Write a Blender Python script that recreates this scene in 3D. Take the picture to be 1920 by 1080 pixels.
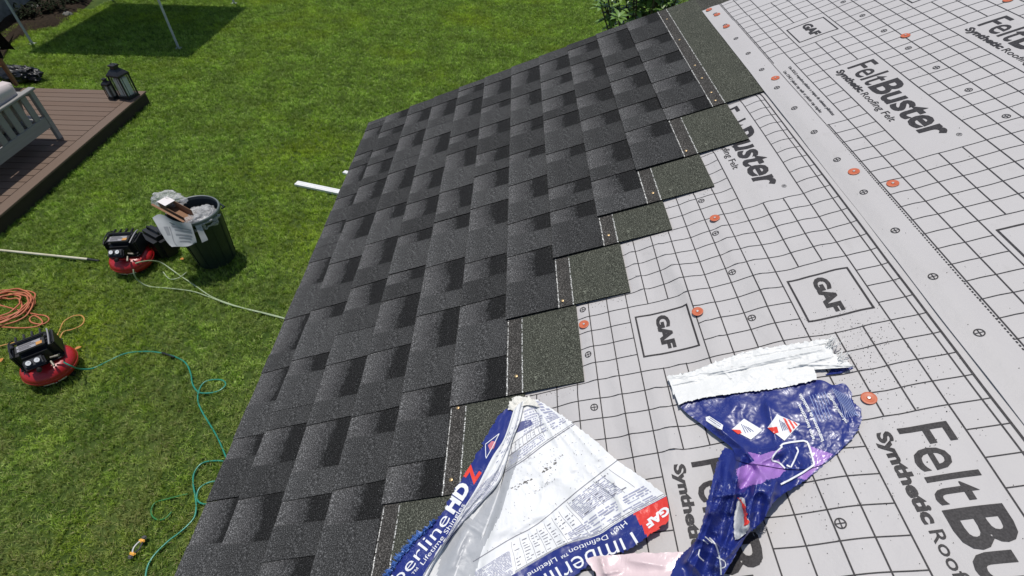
import bpy, bmesh, math, random
from mathutils import Vector, Matrix, noise

for o in list(bpy.data.objects):
    bpy.data.objects.remove(o)
scene = bpy.context.scene
COL = scene.collection
random.seed(7)
R = math.radians

# ------------------------------------------------------------------ camera
CAM_H = 3.9                     # camera height over the lawn
FPX = 961.6                     # focal length measured on a 1920 px wide frame
def nrm(v): return v.normalized()
_du = nrm(Vector((11, -963, FPX)))
_dv = Vector((3435, -921, -FPX)).normalized()
_dv = nrm(_dv - _dv.dot(_du) * _du)
_n = nrm(_du.cross(_dv)) * -1
PITCH = R(22.6)
_U = math.cos(PITCH) * _n + math.sin(PITCH) * _dv
_h = math.cos(PITCH) * _dv - math.sin(PITCH) * _n
# world X = level direction up the slope, Y = along the eave, Z = up
RIGHT = Vector((_h.x, _du.x, _U.x))
DOWN = Vector((_h.y, _du.y, _U.y))
FWD = Vector((_h.z, _du.z, _U.z))
CAM = Vector((0, 0, CAM_H))
cd = bpy.data.cameras.new('camera'); cam = bpy.data.objects.new('camera', cd); COL.objects.link(cam)
cd.sensor_width = 36; cd.lens = 36 * FPX / 1920; cd.clip_start = 0.02; cd.clip_end = 400
m = Matrix.Identity(4)
for i in range(3):
    m[i][0] = RIGHT[i]; m[i][1] = -DOWN[i]; m[i][2] = -FWD[i]; m[i][3] = CAM[i]
cam.matrix_world = m
scene.camera = cam

# ------------------------------------------------------------------ light
SUN_DIR = Vector((-0.17, 0.20, 1)).normalized()      # towards the sun
elev = math.asin(SUN_DIR.z); azim = math.atan2(SUN_DIR.x, SUN_DIR.y)
w = bpy.data.worlds.new('World'); scene.world = w; w.use_nodes = True
nt = w.node_tree; nt.nodes.clear()
sky = nt.nodes.new('ShaderNodeTexSky'); sky.sky_type = 'NISHITA'; sky.sun_disc = False
sky.sun_elevation = elev; sky.sun_rotation = azim
bgn = nt.nodes.new('ShaderNodeBackground'); bgn.inputs['Strength'].default_value = 0.09
wo = nt.nodes.new('ShaderNodeOutputWorld')
nt.links.new(sky.outputs[0], bgn.inputs[0]); nt.links.new(bgn.outputs[0], wo.inputs[0])
sl = bpy.data.lights.new('sun', 'SUN'); sl.energy = 3.3; sl.angle = R(0.5); sl.color = (1.0, 0.965, 0.91)
so = bpy.data.objects.new('sun', sl); COL.objects.link(so)
so.rotation_mode = 'QUATERNION'; so.rotation_quaternion = SUN_DIR.to_track_quat('Z', 'Y')
scene.view_settings.view_transform = 'Standard'; scene.view_settings.look = 'None'
scene.view_settings.gamma = 1; scene.view_settings.exposure = 0.04
scene.view_settings.use_curve_mapping = False

# ------------------------------------------------------------------ frames
def ray(px, py): return RIGHT * (px - 960) + DOWN * (py - 540) + FWD * FPX
def G(px, py, z=0.0):
    r = ray(px, py); t = (z - CAM_H) / r.z
    return CAM + r * t
DV = Vector((math.cos(PITCH), 0, math.sin(PITCH))); NV = Vector((-math.sin(PITCH), 0, math.cos(PITCH)))
RD = 0.966                      # camera distance from the roof plane
MR = Matrix.Identity(4)         # roof frame: x = a (towards the viewer along the eave), y = b (up the slope), z = normal
O_R = CAM - NV * RD
for i in range(3):
    MR[i][0] = (0, -1, 0)[i]; MR[i][1] = DV[i]; MR[i][2] = NV[i]; MR[i][3] = O_R[i]
MRi = MR.inverted()
R3 = MRi.to_3x3()
CAMR = MRi @ CAM
def RP(px, py, h=0.0):
    """point of the roof frame at height h over the roof, seen at a place measured in the photograph"""
    d = R3 @ ray(px, py); t = (h - CAMR.z) / d.z
    return CAMR + d * t

# ------------------------------------------------------------------ helpers
def tag(o, label=None, cat=None, group=None, kind=None):
    if label: o['label'] = label
    if cat: o['category'] = cat
    if group: o['group'] = group
    if kind: o['kind'] = kind
    return o
def empty(name, loc=(0, 0, 0), rz=0, label=None, cat=None, group=None, mw=None):
    o = bpy.data.objects.new(name, None); COL.objects.link(o)
    o.empty_display_size = 0.1
    if mw is not None: o.matrix_world = mw
    else: o.location = loc; o.rotation_euler = (0, 0, rz)
    return tag(o, label, cat, group)
def link(name, me, parent=None, ml=None):
    o = bpy.data.objects.new(name, me); COL.objects.link(o)
    if parent is not None: o.parent = parent
    if ml is not None: o.matrix_local = ml
    return o
class MB:
    def __init__(s): s.v = []; s.f = []; s.mi = []
    def add(s, vs, fs, mi=0):
        b = len(s.v); s.v += [tuple(v) for v in vs]; s.f += [tuple(i + b for i in f) for f in fs]; s.mi += [mi] * len(fs)
        return s
    def box(s, c, d, rot=None, mi=0, taper=1.0):
        hx, hy, hz = d[0] / 2, d[1] / 2, d[2] / 2; c = Vector(c)
        vs = []
        for sx, sy, sz in ((-1,-1,-1),(1,-1,-1),(1,1,-1),(-1,1,-1),(-1,-1,1),(1,-1,1),(1,1,1),(-1,1,1)):
            k = taper if sz > 0 else 1
            p = Vector((sx * hx * k, sy * hy * k, sz * hz))
            if rot is not None: p = rot @ p
            vs.append(c + p)
        return s.add(vs, ((3,2,1,0),(4,5,6,7),(0,1,5,4),(1,2,6,5),(2,3,7,6),(3,0,4,7)), mi)
    def bbox(s, c, d, bev, rot=None, mi=0, taper=1.0):
        """box with chamfered edges"""
        bm = bmesh.new(); bmesh.ops.create_cube(bm, size=1)
        for v in bm.verts:
            v.co.x *= d[0]; v.co.y *= d[1]; v.co.z *= d[2]
            if v.co.z > 0: v.co.x *= taper; v.co.y *= taper
        bmesh.ops.bevel(bm, geom=list(bm.edges), offset=bev, segments=2, affect='EDGES', clamp_overlap=True)
        bm.verts.index_update(); c = Vector(c)
        vs = [c + ((rot @ v.co) if rot is not None else v.co) for v in bm.verts]
        fs = [[v.index for v in f.verts] for f in bm.faces]; bm.free()
        return s.add(vs, fs, mi)
    def tube(s, pts, r, seg=8, mi=0, closed=False, caps=True):
        pts = [Vector(p) for p in pts]; n = len(pts); rings = []
        rr = r if isinstance(r, (list, tuple)) else [r] * n
        up = Vector((0, 0, 1)); prev = None
        for i, p in enumerate(pts):
            a = pts[(i - 1) % n] if (closed or i > 0) else pts[0]
            b = pts[(i + 1) % n] if (closed or i < n - 1) else pts[-1]
            t = (b - a); t = t.normalized() if t.length > 1e-9 else Vector((1, 0, 0))
            if prev is None:
                u = up if abs(t.dot(up)) < 0.95 else Vector((1, 0, 0))
                u = (u - u.dot(t) * t).normalized()
            else:
                u = prev - prev.dot(t) * t
                u = u.normalized() if u.length > 1e-6 else prev
            prev = u; w_ = t.cross(u)
            rings.append([p + (u * math.cos(2 * math.pi * k / seg) + w_ * math.sin(2 * math.pi * k / seg)) * rr[i] for k in range(seg)])
        vs = [q for rg in rings for q in rg]; fs = []
        for i in range(n if closed else n - 1):
            j = (i + 1) % n
            for k in range(seg):
                l = (k + 1) % seg
                fs.append((i * seg + k, i * seg + l, j * seg + l, j * seg + k))
        if caps and not closed:
            fs.append(tuple(range(seg - 1, -1, -1))); fs.append(tuple((n - 1) * seg + k for k in range(seg)))
        return s.add(vs, fs, mi)
    def lathe(s, prof, seg=24, c=(0, 0, 0), mi=0, sx=1, sy=1):
        vs = []; fs = []; n = len(prof)
        for (r, z) in prof:
            for k in range(seg):
                a = 2 * math.pi * k / seg
                vs.append((c[0] + r * sx * math.cos(a), c[1] + r * sy * math.sin(a), c[2] + z))
        for i in range(n - 1):
            for k in range(seg):
                l = (k + 1) % seg
                fs.append((i * seg + k, i * seg + l, (i + 1) * seg + l, (i + 1) * seg + k))
        return s.add(vs, fs, mi)
    def build(s, name, mats, parent=None, ml=None, smooth=False, stuff=False):
        me = bpy.data.meshes.new(name); me.from_pydata(s.v, [], s.f)
        if not isinstance(mats, (list, tuple)): mats = [mats]
        for mt in mats: me.materials.append(mt)
        if len(mats) > 1:
            for p, i in zip(me.polygons, s.mi): p.material_index = i
        if smooth:
            me.polygons.foreach_set('use_smooth', [True] * len(me.polygons))
            if smooth != 'all':
                try: me.set_sharp_from_angle(angle=R(38))
                except Exception: pass
        me.update()
        o = link(name, me, parent, ml)
        if stuff: o['kind'] = 'stuff'
        return o
def catmull(pts, n=8, closed=False):
    pts = [Vector(p) for p in pts]; out = []; N = len(pts)
    rng = range(N if closed else N - 1)
    for i in rng:
        p0 = pts[(i - 1) % N] if (closed or i > 0) else pts[0]
        p1 = pts[i]; p2 = pts[(i + 1) % N]
        p3 = pts[(i + 2) % N] if (closed or i < N - 2) else pts[-1]
        for k in range(n):
            t = k / n
            out.append(0.5 * ((2 * p1) + (p2 - p0) * t + (2 * p0 - 5 * p1 + 4 * p2 - p3) * t * t + (3 * p1 - p0 - 3 * p2 + p3) * t ** 3))
    if not closed: out.append(pts[-1])
    return out
def polyline_at(pts, d):
    """point and direction at arc distance d (extrapolates past the ends)"""
    acc = 0
    for i in range(len(pts) - 1):
        seg = pts[i + 1] - pts[i]; L = seg.length
        if d <= acc + L or i == len(pts) - 2:
            return pts[i] + seg * ((d - acc) / max(L, 1e-9)), seg / max(L, 1e-9)
        acc += L
def plen(pts): return sum((pts[i + 1] - pts[i]).length for i in range(len(pts) - 1))
_tc = {}
def text_tris(s, bold=0.0, res=3):
    """2-D triangles of a line of lettering: width normalised by natural size 1"""
    key = (s, bold)
    if key not in _tc:
        cu = bpy.data.curves.new('lettering', 'FONT'); cu.body = s; cu.size = 1.0; cu.offset = bold; cu.resolution_u = res
        ob = bpy.data.objects.new('lettering', cu); COL.objects.link(ob)
        dg = bpy.context.evaluated_depsgraph_get(); dg.update()
        me = bpy.data.meshes.new_from_object(ob.evaluated_get(dg))
        bpy.data.objects.remove(ob)
        bm = bmesh.new(); bm.from_mesh(me); bpy.data.meshes.remove(me)
        bmesh.ops.triangulate(bm, faces=list(bm.faces))
        bm.verts.index_update()
        _tc[key] = bm
    return _tc[key]
def fine_mesh(bm0, fx, maxlen):
    """copy of a flat triangle mesh with every edge (after map fx to plane coordinates) cut below maxlen"""
    bm = bm0.copy()
    for v in bm.verts:
        p = fx(v.co.x, v.co.y); v.co = Vector((p[0], p[1], 0))
    for it in range(6):
        es = [e for e in bm.edges if e.calc_length() > maxlen]
        if not es: break
        bmesh.ops.subdivide_edges(bm, edges=es, cuts=1)
        bmesh.ops.triangulate(bm, faces=[f for f in bm.faces if len(f.verts) > 3])
    bm.verts.index_update()
    vs = [(v.co.x, v.co.y) for v in bm.verts]; fs = [[v.index for v in f.verts] for f in bm.faces]
    bm.free()
    return vs, fs
def in_poly(x, y, poly):
    c = False; n = len(poly); j = n - 1
    for i in range(n):
        xi, yi = poly[i]; xj, yj = poly[j]
        if (yi > y) != (yj > y) and x < (xj - xi) * (y - yi) / (yj - yi) + xi: c = not c
        j = i
    return c
def n3(x, y, z=0.0): return noise.noise(Vector((x, y, z)))

# ------------------------------------------------------------------ materials
def mat(name, base=(0.5, 0.5, 0.5), rough=0.7, spec=0.4, metal=0.0, **kw):
    mt = bpy.data.materials.new(name); mt.use_nodes = True
    b = mt.node_tree.nodes['Principled BSDF']
    b.inputs['Base Color'].default_value = (*base, 1); b.inputs['Roughness'].default_value = rough
    b.inputs['Specular IOR Level'].default_value = spec; b.inputs['Metallic'].default_value = metal
    for k, v in kw.items(): b.inputs[k.replace('_', ' ')].default_value = v
    return mt
class NT:
    def __init__(s, mt): s.t = mt.node_tree; s.b = s.t.nodes['Principled BSDF']
    def n(s, ty, **kw):
        nd = s.t.nodes.new(ty)
        for k, v in kw.items(): setattr(nd, k, v)
        return nd
    def l(s, a, b): s.t.links.new(a, b)
    def obj(s): return s.n('ShaderNodeTexCoord').outputs['Object']
    def pos(s): return s.n('ShaderNodeNewGeometry').outputs['Position']
    def noise(s, vec, scale, detail=2, rough=0.5, dist=0):
        nd = s.n('ShaderNodeTexNoise'); s.l(vec, nd.inputs['Vector'])
        nd.inputs['Scale'].default_value = scale; nd.inputs['Detail'].default_value = detail
        nd.inputs['Roughness'].default_value = rough; nd.inputs['Distortion'].default_value = dist
        return nd.outputs['Fac']
    def ramp(s, fac, stops, interp='LINEAR'):
        nd = s.n('ShaderNodeValToRGB'); s.l(fac, nd.inputs[0]); cr = nd.color_ramp; cr.interpolation = interp
        while len(cr.elements) < len(stops): cr.elements.new(0.5)
        for e, (p, c) in zip(cr.elements, stops):
            e.position = p; e.color = (c, c, c, 1) if isinstance(c, (int, float)) else (*c, 1)
        return nd.outputs[0]
    def mix(s, fac, a, b, mode='MIX'):
        nd = s.n('ShaderNodeMix', data_type='RGBA', blend_type=mode)
        for x, inp in ((fac, nd.inputs[0]), (a, nd.inputs[6]), (b, nd.inputs[7])):
            if isinstance(x, (int, float)): inp.default_value = x if inp == nd.inputs[0] else (x, x, x, 1)
            elif isinstance(x, tuple): inp.default_value = (*x, 1)
            else: s.l(x, inp)
        return nd.outputs[2]
    def math(s, op, a, b=0.0, c=None, clamp=False):
        nd = s.n('ShaderNodeMath', operation=op); nd.use_clamp = clamp
        for x, inp in ((a, nd.inputs[0]), (b, nd.inputs[1])) + (((c, nd.inputs[2]),) if c is not None else ()):
            if isinstance(x, (int, float)): inp.default_value = x
            else: s.l(x, inp)
        return nd.outputs[0]
    def sep(s, vec):
        nd = s.n('ShaderNodeSeparateXYZ'); s.l(vec, nd.inputs[0]); return nd.outputs
    def bump(s, fac, strength=0.3, dist=0.002):
        nd = s.n('ShaderNodeBump'); nd.inputs['Strength'].default_value = strength; nd.inputs['Distance'].default_value = dist
        s.l(fac, nd.inputs['Height']); s.l(nd.outputs[0], s.b.inputs['Normal'])
    def col(s, c): s.l(c, s.b.inputs['Base Color'])
    def rnd(s): return s.n('ShaderNodeObjectInfo').outputs['Random']
def noisy(name, c1, c2, scale=30, rough=0.7, spec=0.4, bump=0.0, bs=None, detail=4, **kw):
    mt = mat(name, c1, rough, spec, **kw); k = NT(mt); f = k.noise(k.obj(), scale, detail, 0.6)
    k.col(k.ramp(f, [(0.3, c1), (0.7, c2)]))
    if bump: k.bump(k.noise(k.obj(), bs or scale * 3, 3), bump, 0.003)
    return mt

def granule_mat(name, build):
    mt = mat(name, (0.04, 0.04, 0.04), 0.95, 0.12); k = NT(mt); o = k.obj()
    g1 = k.noise(o, 420, 1, 0.5); g2 = k.noise(o, 900, 0, 0.5)
    gg = k.math('ADD', k.math('MULTIPLY', g1, 0.75), k.math('MULTIPLY', g2, 0.25))
    speck = k.ramp(gg, [(0.30, 0.35), (0.46, 0.70), (0.57, 1.30), (0.68, 3.9)])
    base = build(k, o)
    c = k.mix(1.0, base, speck, 'MULTIPLY')
    fl = k.ramp(k.noise(o, 620, 0), [(0.80, 0.0), (0.84, 1.0)])
    c = k.mix(fl, c, (0.24, 0.24, 0.24))
    k.col(c); k.bump(g1, 0.55, 0.0012)
    return mt
def b_tab(k, o):
    s = k.sep(o); r = k.rnd()
    big = k.noise(o, 9, 2)
    v = k.math('ADD', k.math('MULTIPLY', r, 0.024), 0.030)
    v = k.math('ADD', v, k.math('MULTIPLY', k.math('SUBTRACT', big, 0.5), 0.02))
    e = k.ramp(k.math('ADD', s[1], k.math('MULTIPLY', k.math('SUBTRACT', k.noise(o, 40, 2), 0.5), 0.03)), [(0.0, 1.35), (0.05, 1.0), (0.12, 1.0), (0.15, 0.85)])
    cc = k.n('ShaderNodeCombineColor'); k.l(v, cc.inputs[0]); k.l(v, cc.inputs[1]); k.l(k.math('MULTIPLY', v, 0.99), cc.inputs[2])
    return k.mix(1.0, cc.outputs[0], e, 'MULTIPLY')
def b_base(k, o):
    s = k.sep(o)
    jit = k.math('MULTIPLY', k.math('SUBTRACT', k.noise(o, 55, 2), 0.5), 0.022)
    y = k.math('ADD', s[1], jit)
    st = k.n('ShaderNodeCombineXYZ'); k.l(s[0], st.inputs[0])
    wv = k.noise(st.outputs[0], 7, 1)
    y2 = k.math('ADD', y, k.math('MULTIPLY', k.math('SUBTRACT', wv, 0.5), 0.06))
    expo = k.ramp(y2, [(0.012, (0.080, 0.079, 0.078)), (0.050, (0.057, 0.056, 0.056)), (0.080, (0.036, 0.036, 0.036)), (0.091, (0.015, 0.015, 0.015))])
    nail = k.mix(k.noise(o, 12, 2), (0.040, 0.038, 0.036), (0.062, 0.058, 0.052))
    head = k.mix(k.noise(o, 14, 2), (0.050, 0.053, 0.042), (0.068, 0.070, 0.055))
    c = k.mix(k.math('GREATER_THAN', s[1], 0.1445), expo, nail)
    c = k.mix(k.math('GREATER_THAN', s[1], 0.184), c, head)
    br = k.noise(st.outputs[0], 130, 1); br2 = k.noise(st.outputs[0], 45, 1)
    wob = k.math('MULTIPLY', k.math('SUBTRACT', k.noise(st.outputs[0], 60, 1), 0.5), 0.003)
    for y0, th in ((0.1475, 0.44), (0.186, 0.47)):
        d = k.math('ABSOLUTE', k.math('SUBTRACT', k.math('ADD', s[1], wob), y0))
        ln = k.math('MULTIPLY', k.math('LESS_THAN', d, 0.0014), k.math('GREATER_THAN', k.math('ADD', k.math('MULTIPLY', br, 0.6), k.math('MULTIPLY', br2, 0.4)), th))
        c = k.mix(k.math('MULTIPLY', ln, 0.85), c, (0.42, 0.42, 0.40))
    return c
M = {}
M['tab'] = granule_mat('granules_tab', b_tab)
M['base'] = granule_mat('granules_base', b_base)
M['starter'] = granule_mat('granules_starter', lambda k, o: k.mix(k.noise(o, 14, 2), (0.046, 0.046, 0.040), (0.066, 0.065, 0.055)))
M['asphalt'] = mat('asphalt_edge', (0.006, 0.006, 0.006), 0.9, 0.1)

# felt: pale grey woven synthetic
mt = mat('synthetic_felt', (0.55, 0.54, 0.54), 0.55, 0.35); k = NT(mt); o = k.obj()
c = k.mix(k.noise(o, 5, 3), (0.445, 0.424, 0.415), (0.505, 0.486, 0.478))
gx = k.noise(o, 22, 3, 0.6); c = k.mix(k.ramp(gx, [(0.62, 0.0), (0.80, 0.5)]), c, (0.38, 0.362, 0.350))
sp = k.ramp(k.noise(o, 240, 1), [(0.78, 0.0), (0.80, 1.0)]); c = k.mix(k.math('MULTIPLY', sp, k.ramp(k.noise(o, 6, 2), [(0.45, 0.0), (0.7, 0.8)])), c, (0.12, 0.11, 0.11))
k.col(c); k.bump(k.noise(o, 60, 4, 0.6), 0.25, 0.004); M['felt'] = mt
mt = mat('felt_ink', (0.045, 0.042, 0.045), 0.6, 0.3); k = NT(mt); o = k.obj()
c = k.mix(k.ramp(k.noise(o, 330, 2), [(0.35, 0.0), (0.75, 1.0)]), (0.016, 0.014, 0.016), (0.050, 0.046, 0.048)); k.col(c); M['ink'] = mt
M['cap'] = noisy('orange_cap', (0.46, 0.095, 0.035), (0.55, 0.14, 0.06), 60, 0.45)
M['nail'] = mat('brass_nail', (0.48, 0.34, 0.18), 0.4, 0.5, 0.8)
M['steel'] = mat('steel', (0.45, 0.45, 0.44), 0.45, 0.5, 0.6)
M['granule_loose'] = mat('loose_granule', (0.03, 0.03, 0.03), 0.9, 0.2)
M['plywood'] = noisy('plywood', (0.35, 0.24, 0.13), (0.45, 0.32, 0.18), 20)
M['white_trim'] = noisy('white_trim', (0.72, 0.72, 0.70), (0.8, 0.8, 0.78), 14, 0.5)
M['siding'] = noisy('siding', (0.50, 0.49, 0.45), (0.56, 0.55, 0.51), 10, 0.7)

# ------------------------------------------------------------------ house and roof
house = empty('house', (0, 0, 0), 0, 'house with a half shingled low roof, grey gridded underlayment on its upper part', 'house')
A_RAKE = -2.575; B_EAVE = -1.217; A_END = 1.3; B_TOP = 1.9
mb = MB(); mb.box(((A_RAKE + 0.012 + A_END) / 2, (B_EAVE + 0.012 + B_TOP) / 2, -0.012 - 0.002), (A_END - A_RAKE - 0.012, B_TOP - B_EAVE - 0.012, 0.022))
mb.build('roof_sheathing', M['plywood'], house, MR)
mb = MB()
mb.box(((A_RAKE + A_END) / 2 + 0.02, B_EAVE + 0.035, -0.10), (A_END - A_RAKE - 0.06, 0.022, 0.14))
mb.build('eave_fascia', M['white_trim'], house, MR)
mb = MB(); mb.box((A_RAKE + 0.035, (B_EAVE + B_TOP) / 2 + 0.02, -0.10), (0.022, B_TOP - B_EAVE - 0.10, 0.14)); mb.build('rake_board', M['white_trim'], house, MR)
mb = MB()   # gable wall body under the roof
x0, x1 = -0.30, 3.6; y0, y1 = -A_END, 2.30
zr = lambda x: O_R.z + (x - O_R.x) * math.tan(PITCH) - 0.06
mb.add([(x0, y0, 0), (x1, y0, 0), (x1, y1, 0), (x0, y1, 0), (x0, y0, zr(x0)), (1.55, y0, zr(1.55)), (x1, y0, zr(1.55)), (x0, y1, zr(x0)), (1.55, y1, zr(1.55)), (x1, y1, zr(1.55))],
       [(3, 7, 4, 0), (1, 6, 9, 2), (0, 4, 5, 6, 1), (3, 2, 9, 8, 7)])
mb.build('wall', M['siding'], house)

# shingles --------------------------------------------------------------
EXPO = 0.143; H0 = 0.0108; TB = 0.0024; TT = 0.0024
def under(y): return H0 * (1 - y / 0.336) if y < 0.336 else 0
butt = [B_EAVE] + [0.966 * (0.333 - 0.148 * (11 - c)) for c in range(1, 11)]
ends = {10: -1.622, 9: -1.392, 8: -1.222, 7: -1.094, 6: -0.906, 5: -0.671, 4: -0.456, 3: -0.24, 2: -0.02, 1: 0.22, 0: 0.46}
SHW = 0.997
def shingle_mesh(L, top, seed, ragged=True):
    """one laminated strip: x 0..L, y 0 (butt) .. top"""
    rnd = random.Random(seed); mb = MB()
    nx = max(2, int(L / 0.05)); ny = 9
    ys = [0, 0.04, 0.08, 0.12, 0.15, 0.19, 0.24, 0.29, top]
    def P(i, j, dz):
        x = L * i / nx; y = ys[j]
        return (x, y, under(y) + dz + 0.0006 * n3(x * 6 + seed, y * 9))
    vs = [P(i, j, TB) for j in range(ny) for i in range(nx + 1)]
    W = nx + 1
    fs = [(j * W + i, j * W + i + 1, (j + 1) * W + i + 1, (j + 1) * W + i) for j in range(ny - 1) for i in range(nx)]
    mb.add(vs, fs, 0)
    # sides
    ring = [(i, 0) for i in range(nx + 1)] + [(nx, j) for j in range(1, ny)] + [(i, ny - 1) for i in range(nx - 1, -1, -1)] + [(0, j) for j in range(ny - 2, 0, -1)]
    tv = [P(i, j, TB) for i, j in ring]; bv = [P(i, j, 0) for i, j in ring]; n = len(ring)
    mb.add(tv + bv, [(k, n + k, n + (k + 1) % n, (k + 1) % n) for k in range(n)], 1)
    return mb
def tab_mesh(w, skew1, skew2, last):
    """raised tooth of the top layer: x 0..w"""
    mb = MB(); ys = [0, 0.05, 0.10, EXPO + 0.003]
    def lx(y): return skew1 * y / 0.15
    def rx(y): return w + skew2 * y / 0.15
    top = []; bot = []
    for y in ys:
        for k in range(3):
            x = lx(y) + (rx(y) - lx(y)) * k / 2
            top.append((x, y, under(y) + TB + TT)); bot.append((x, y, under(y) + TB - 0.0005))
    fs = [(j * 3 + i, j * 3 + i + 1, (j + 1) * 3 + i + 1, (j + 1) * 3 + i) for j in range(3) for i in range(2)]
    mb.add(top, fs, 0)
    ring = [0, 1, 2, 5, 8, 11, 10, 9, 6, 3]; n = len(ring)
    mb.add([top[i] for i in ring] + [bot[i] for i in ring], [(k, n + k, n + (k + 1) % n, (k + 1) % n) for k in range(n)], 1)
    return mb
nail_me = None
def get_nail(parent, loc):
    global nail_me
    if nail_me is None:
        mb = MB(); mb.lathe([(0.0001, 0.0016), (0.0028, 0.0015), (0.0043, 0.0009), (0.0046, 0.0)], 10)
        o_ = mb.build('roofing_nail', M['nail'], None, None, True); nail_me = o_.data; bpy.data.objects.remove(o_)
    return link('roofing_nail', nail_me, parent, Matrix.Translation(loc))
rs = random.Random(11)
for c in range(11):
    b0 = butt[c]; expo = (butt[c + 1] if c < 10 else butt[10] + EXPO) - b0
    a1 = ends[c]; first = True
    while a1 > A_RAKE + 0.01:
        a0 = max(A_RAKE, a1 - SHW); L = a1 - a0
        if L < 0.16 and not first: a0 = A_RAKE
        seed = rs.randint(0, 999)
        top = 0.333 if c < 10 else 0.312
        rot = Matrix.Rotation(rs.uniform(-0.0012, 0.0012), 4, 'Z')
        ml = MR @ Matrix.Translation((a0 + 0.0008, b0, 0.0028)) @ rot
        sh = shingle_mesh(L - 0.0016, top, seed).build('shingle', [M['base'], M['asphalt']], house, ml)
        x = rs.uniform(0.02, 0.12); Lm = L - 0.0016; tabs = []
        if rs.random() < 0.5: tabs.append((0.0, x)); x += rs.uniform(0.09, 0.16)
        while x < Lm - 0.03:
            wd = rs.choice((0.070, 0.095, 0.120, 0.150)) * rs.uniform(0.9, 1.1)
            if x + wd > Lm - 0.05: wd = Lm - x
            tabs.append((x, wd)); x += wd + rs.choice((0.062, 0.085, 0.110, 0.135)) * rs.uniform(0.9, 1.1)
        for (xs, wd) in tabs:
            s1 = rs.uniform(0.0, 0.006) if xs > 0 else 0
            s2 = -rs.uniform(0.0, 0.006) if xs + wd < Lm - 0.002 else 0
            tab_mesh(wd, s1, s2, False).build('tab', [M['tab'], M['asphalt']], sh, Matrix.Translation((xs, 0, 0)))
        if first:
            for xn in ((0.03,) if c % 2 else (0.022, 0.20)):
                get_nail(sh, (Lm - xn - 0.01 * (c % 3), 0.158 + 0.006 * ((c * 7) % 3), under(0.16) + TB))
        if c == 10:
            for xn in (0.12, 0.37, 0.63, 0.86):
                if xn < Lm: get_nail(sh, (xn, 0.166, under(0.16) + TB))
        a1 = a0; first = False
# starter strips under the first course and up the rake
mb = MB(); mb.box((A_RAKE + 0.085, 0.9, 0.0015), (0.17, 1.9, 0.003)); mb.build('starter_strip', M['starter'], house, MR)
mb = MB(); mb.box((A_RAKE + 0.062, 1.26, 0.0050), (0.145, 0.97, 0.003), Matrix.Rotation(0.01, 3, 'Z')); mb.build('starter_strip', M['starter'], house, MR)

# felt ------------------------------------------------------------------
CR = [  # creases and ridges: a0,b0,a1,b1,width,height
    [RP(1238, 452), RP(1262, 530), 0.012, 0.004], [RP(1232, 440), RP(1250, 470), 0.006, -0.004],
    [RP(1280, 505), RP(1350, 600), 0.02, 0.004], [RP(1318, 600), RP(1352, 640), 0.006, 0.003],
    [RP(1245, 482), RP(1262, 505), 0.003, 0.0016], [RP(1180, 470), RP(1210, 560), 0.010, 0.005], [RP(1262, 500), RP(1300, 580), 0.012, 0.007], [RP(1150, 700), RP(1190, 840), 0.012, 0.004], [RP(1230, 730), RP(1262, 850), 0.010, 0.004], [RP(1275, 690), RP(1262, 860), 0.014, 0.005], [RP(1390, 430), RP(1440, 560), 0.016, 0.005], [RP(1600, 680), RP(1700, 860), 0.018, 0.004], [RP(1350, 420), RP(1380, 500), 0.012, 0.004], [RP(1215, 455), RP(1245, 440), 0.008, 0.003]]
def seg_d(a, b, p, q):
    vx, vy = q.x - p.x, q.y - p.y; L2 = vx * vx + vy * vy
    t = max(0, min(1, ((a - p.x) * vx + (b - p.y) * vy) / L2))
    return math.hypot(a - p.x - t * vx, b - p.y - t * vy)
def wav(a, b, ph):
    return (0.0022 * math.sin(2 * math.pi * (b / 0.150 + 0.30 * math.sin(2 * math.pi * a / 1.7 + ph))) +
            0.0013 * math.sin(2 * math.pi * b / 0.061 + 4 * n3(a * 0.9, b * 2, ph)) * max(0, 0.3 + 1.3 * n3(a * 0.8 + 3, b * 2.2, ph)) +
            0.0012 * math.sin(2 * math.pi * (b / 0.37 + a / 1.9) + ph) +
            0.0030 * n3(a * 1.7 + ph, b * 7.5) + 0.0012 * n3(a * 9, b * 13 + ph))
def felt_lo(a, b):
    h = 0.0045 + wav(a, b, 0.7)
    for p, q, wd, ht in CR:
        d = seg_d(a, b, p, q)
        if d < wd * 3: h += ht * math.exp(-(d / wd) ** 2)
    # pressed flat where shingles cover it
    cov = -1.0
    for c in range(11):
        t_ = butt[c] + (0.333 if c < 10 else 0.312); e_ = ends[c]
        cov = max(cov, min(t_ - b, e_ - a))
    k = max(0.0, min(1.0, (0.004 - cov) / 0.035)); k = k * k * (3 - 2 * k)
    return max(h, 0.0008) * k + 0.0004 * (1 - k)
B_UP = 0.484
def felt_hi(a, b):
    base = 0.0105 + 0.4 * wav(a, b, 2.9)
    e = b - B_UP
    base += 0.006 * math.exp(-((e - 0.045) / 0.030) ** 2) * (0.6 + 0.8 * n3(a * 1.5, 4.2)) + 0.004 * math.exp(-((e - 0.10) / 0.018) ** 2) * (0.5 + n3(a * 2.2, 9.1))
    k = min(1, max(0, e / 0.02))
    if a < -2.2: base *= 0.75
    return max(base * (0.55 + 0.45 * k), 0.0085)
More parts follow.
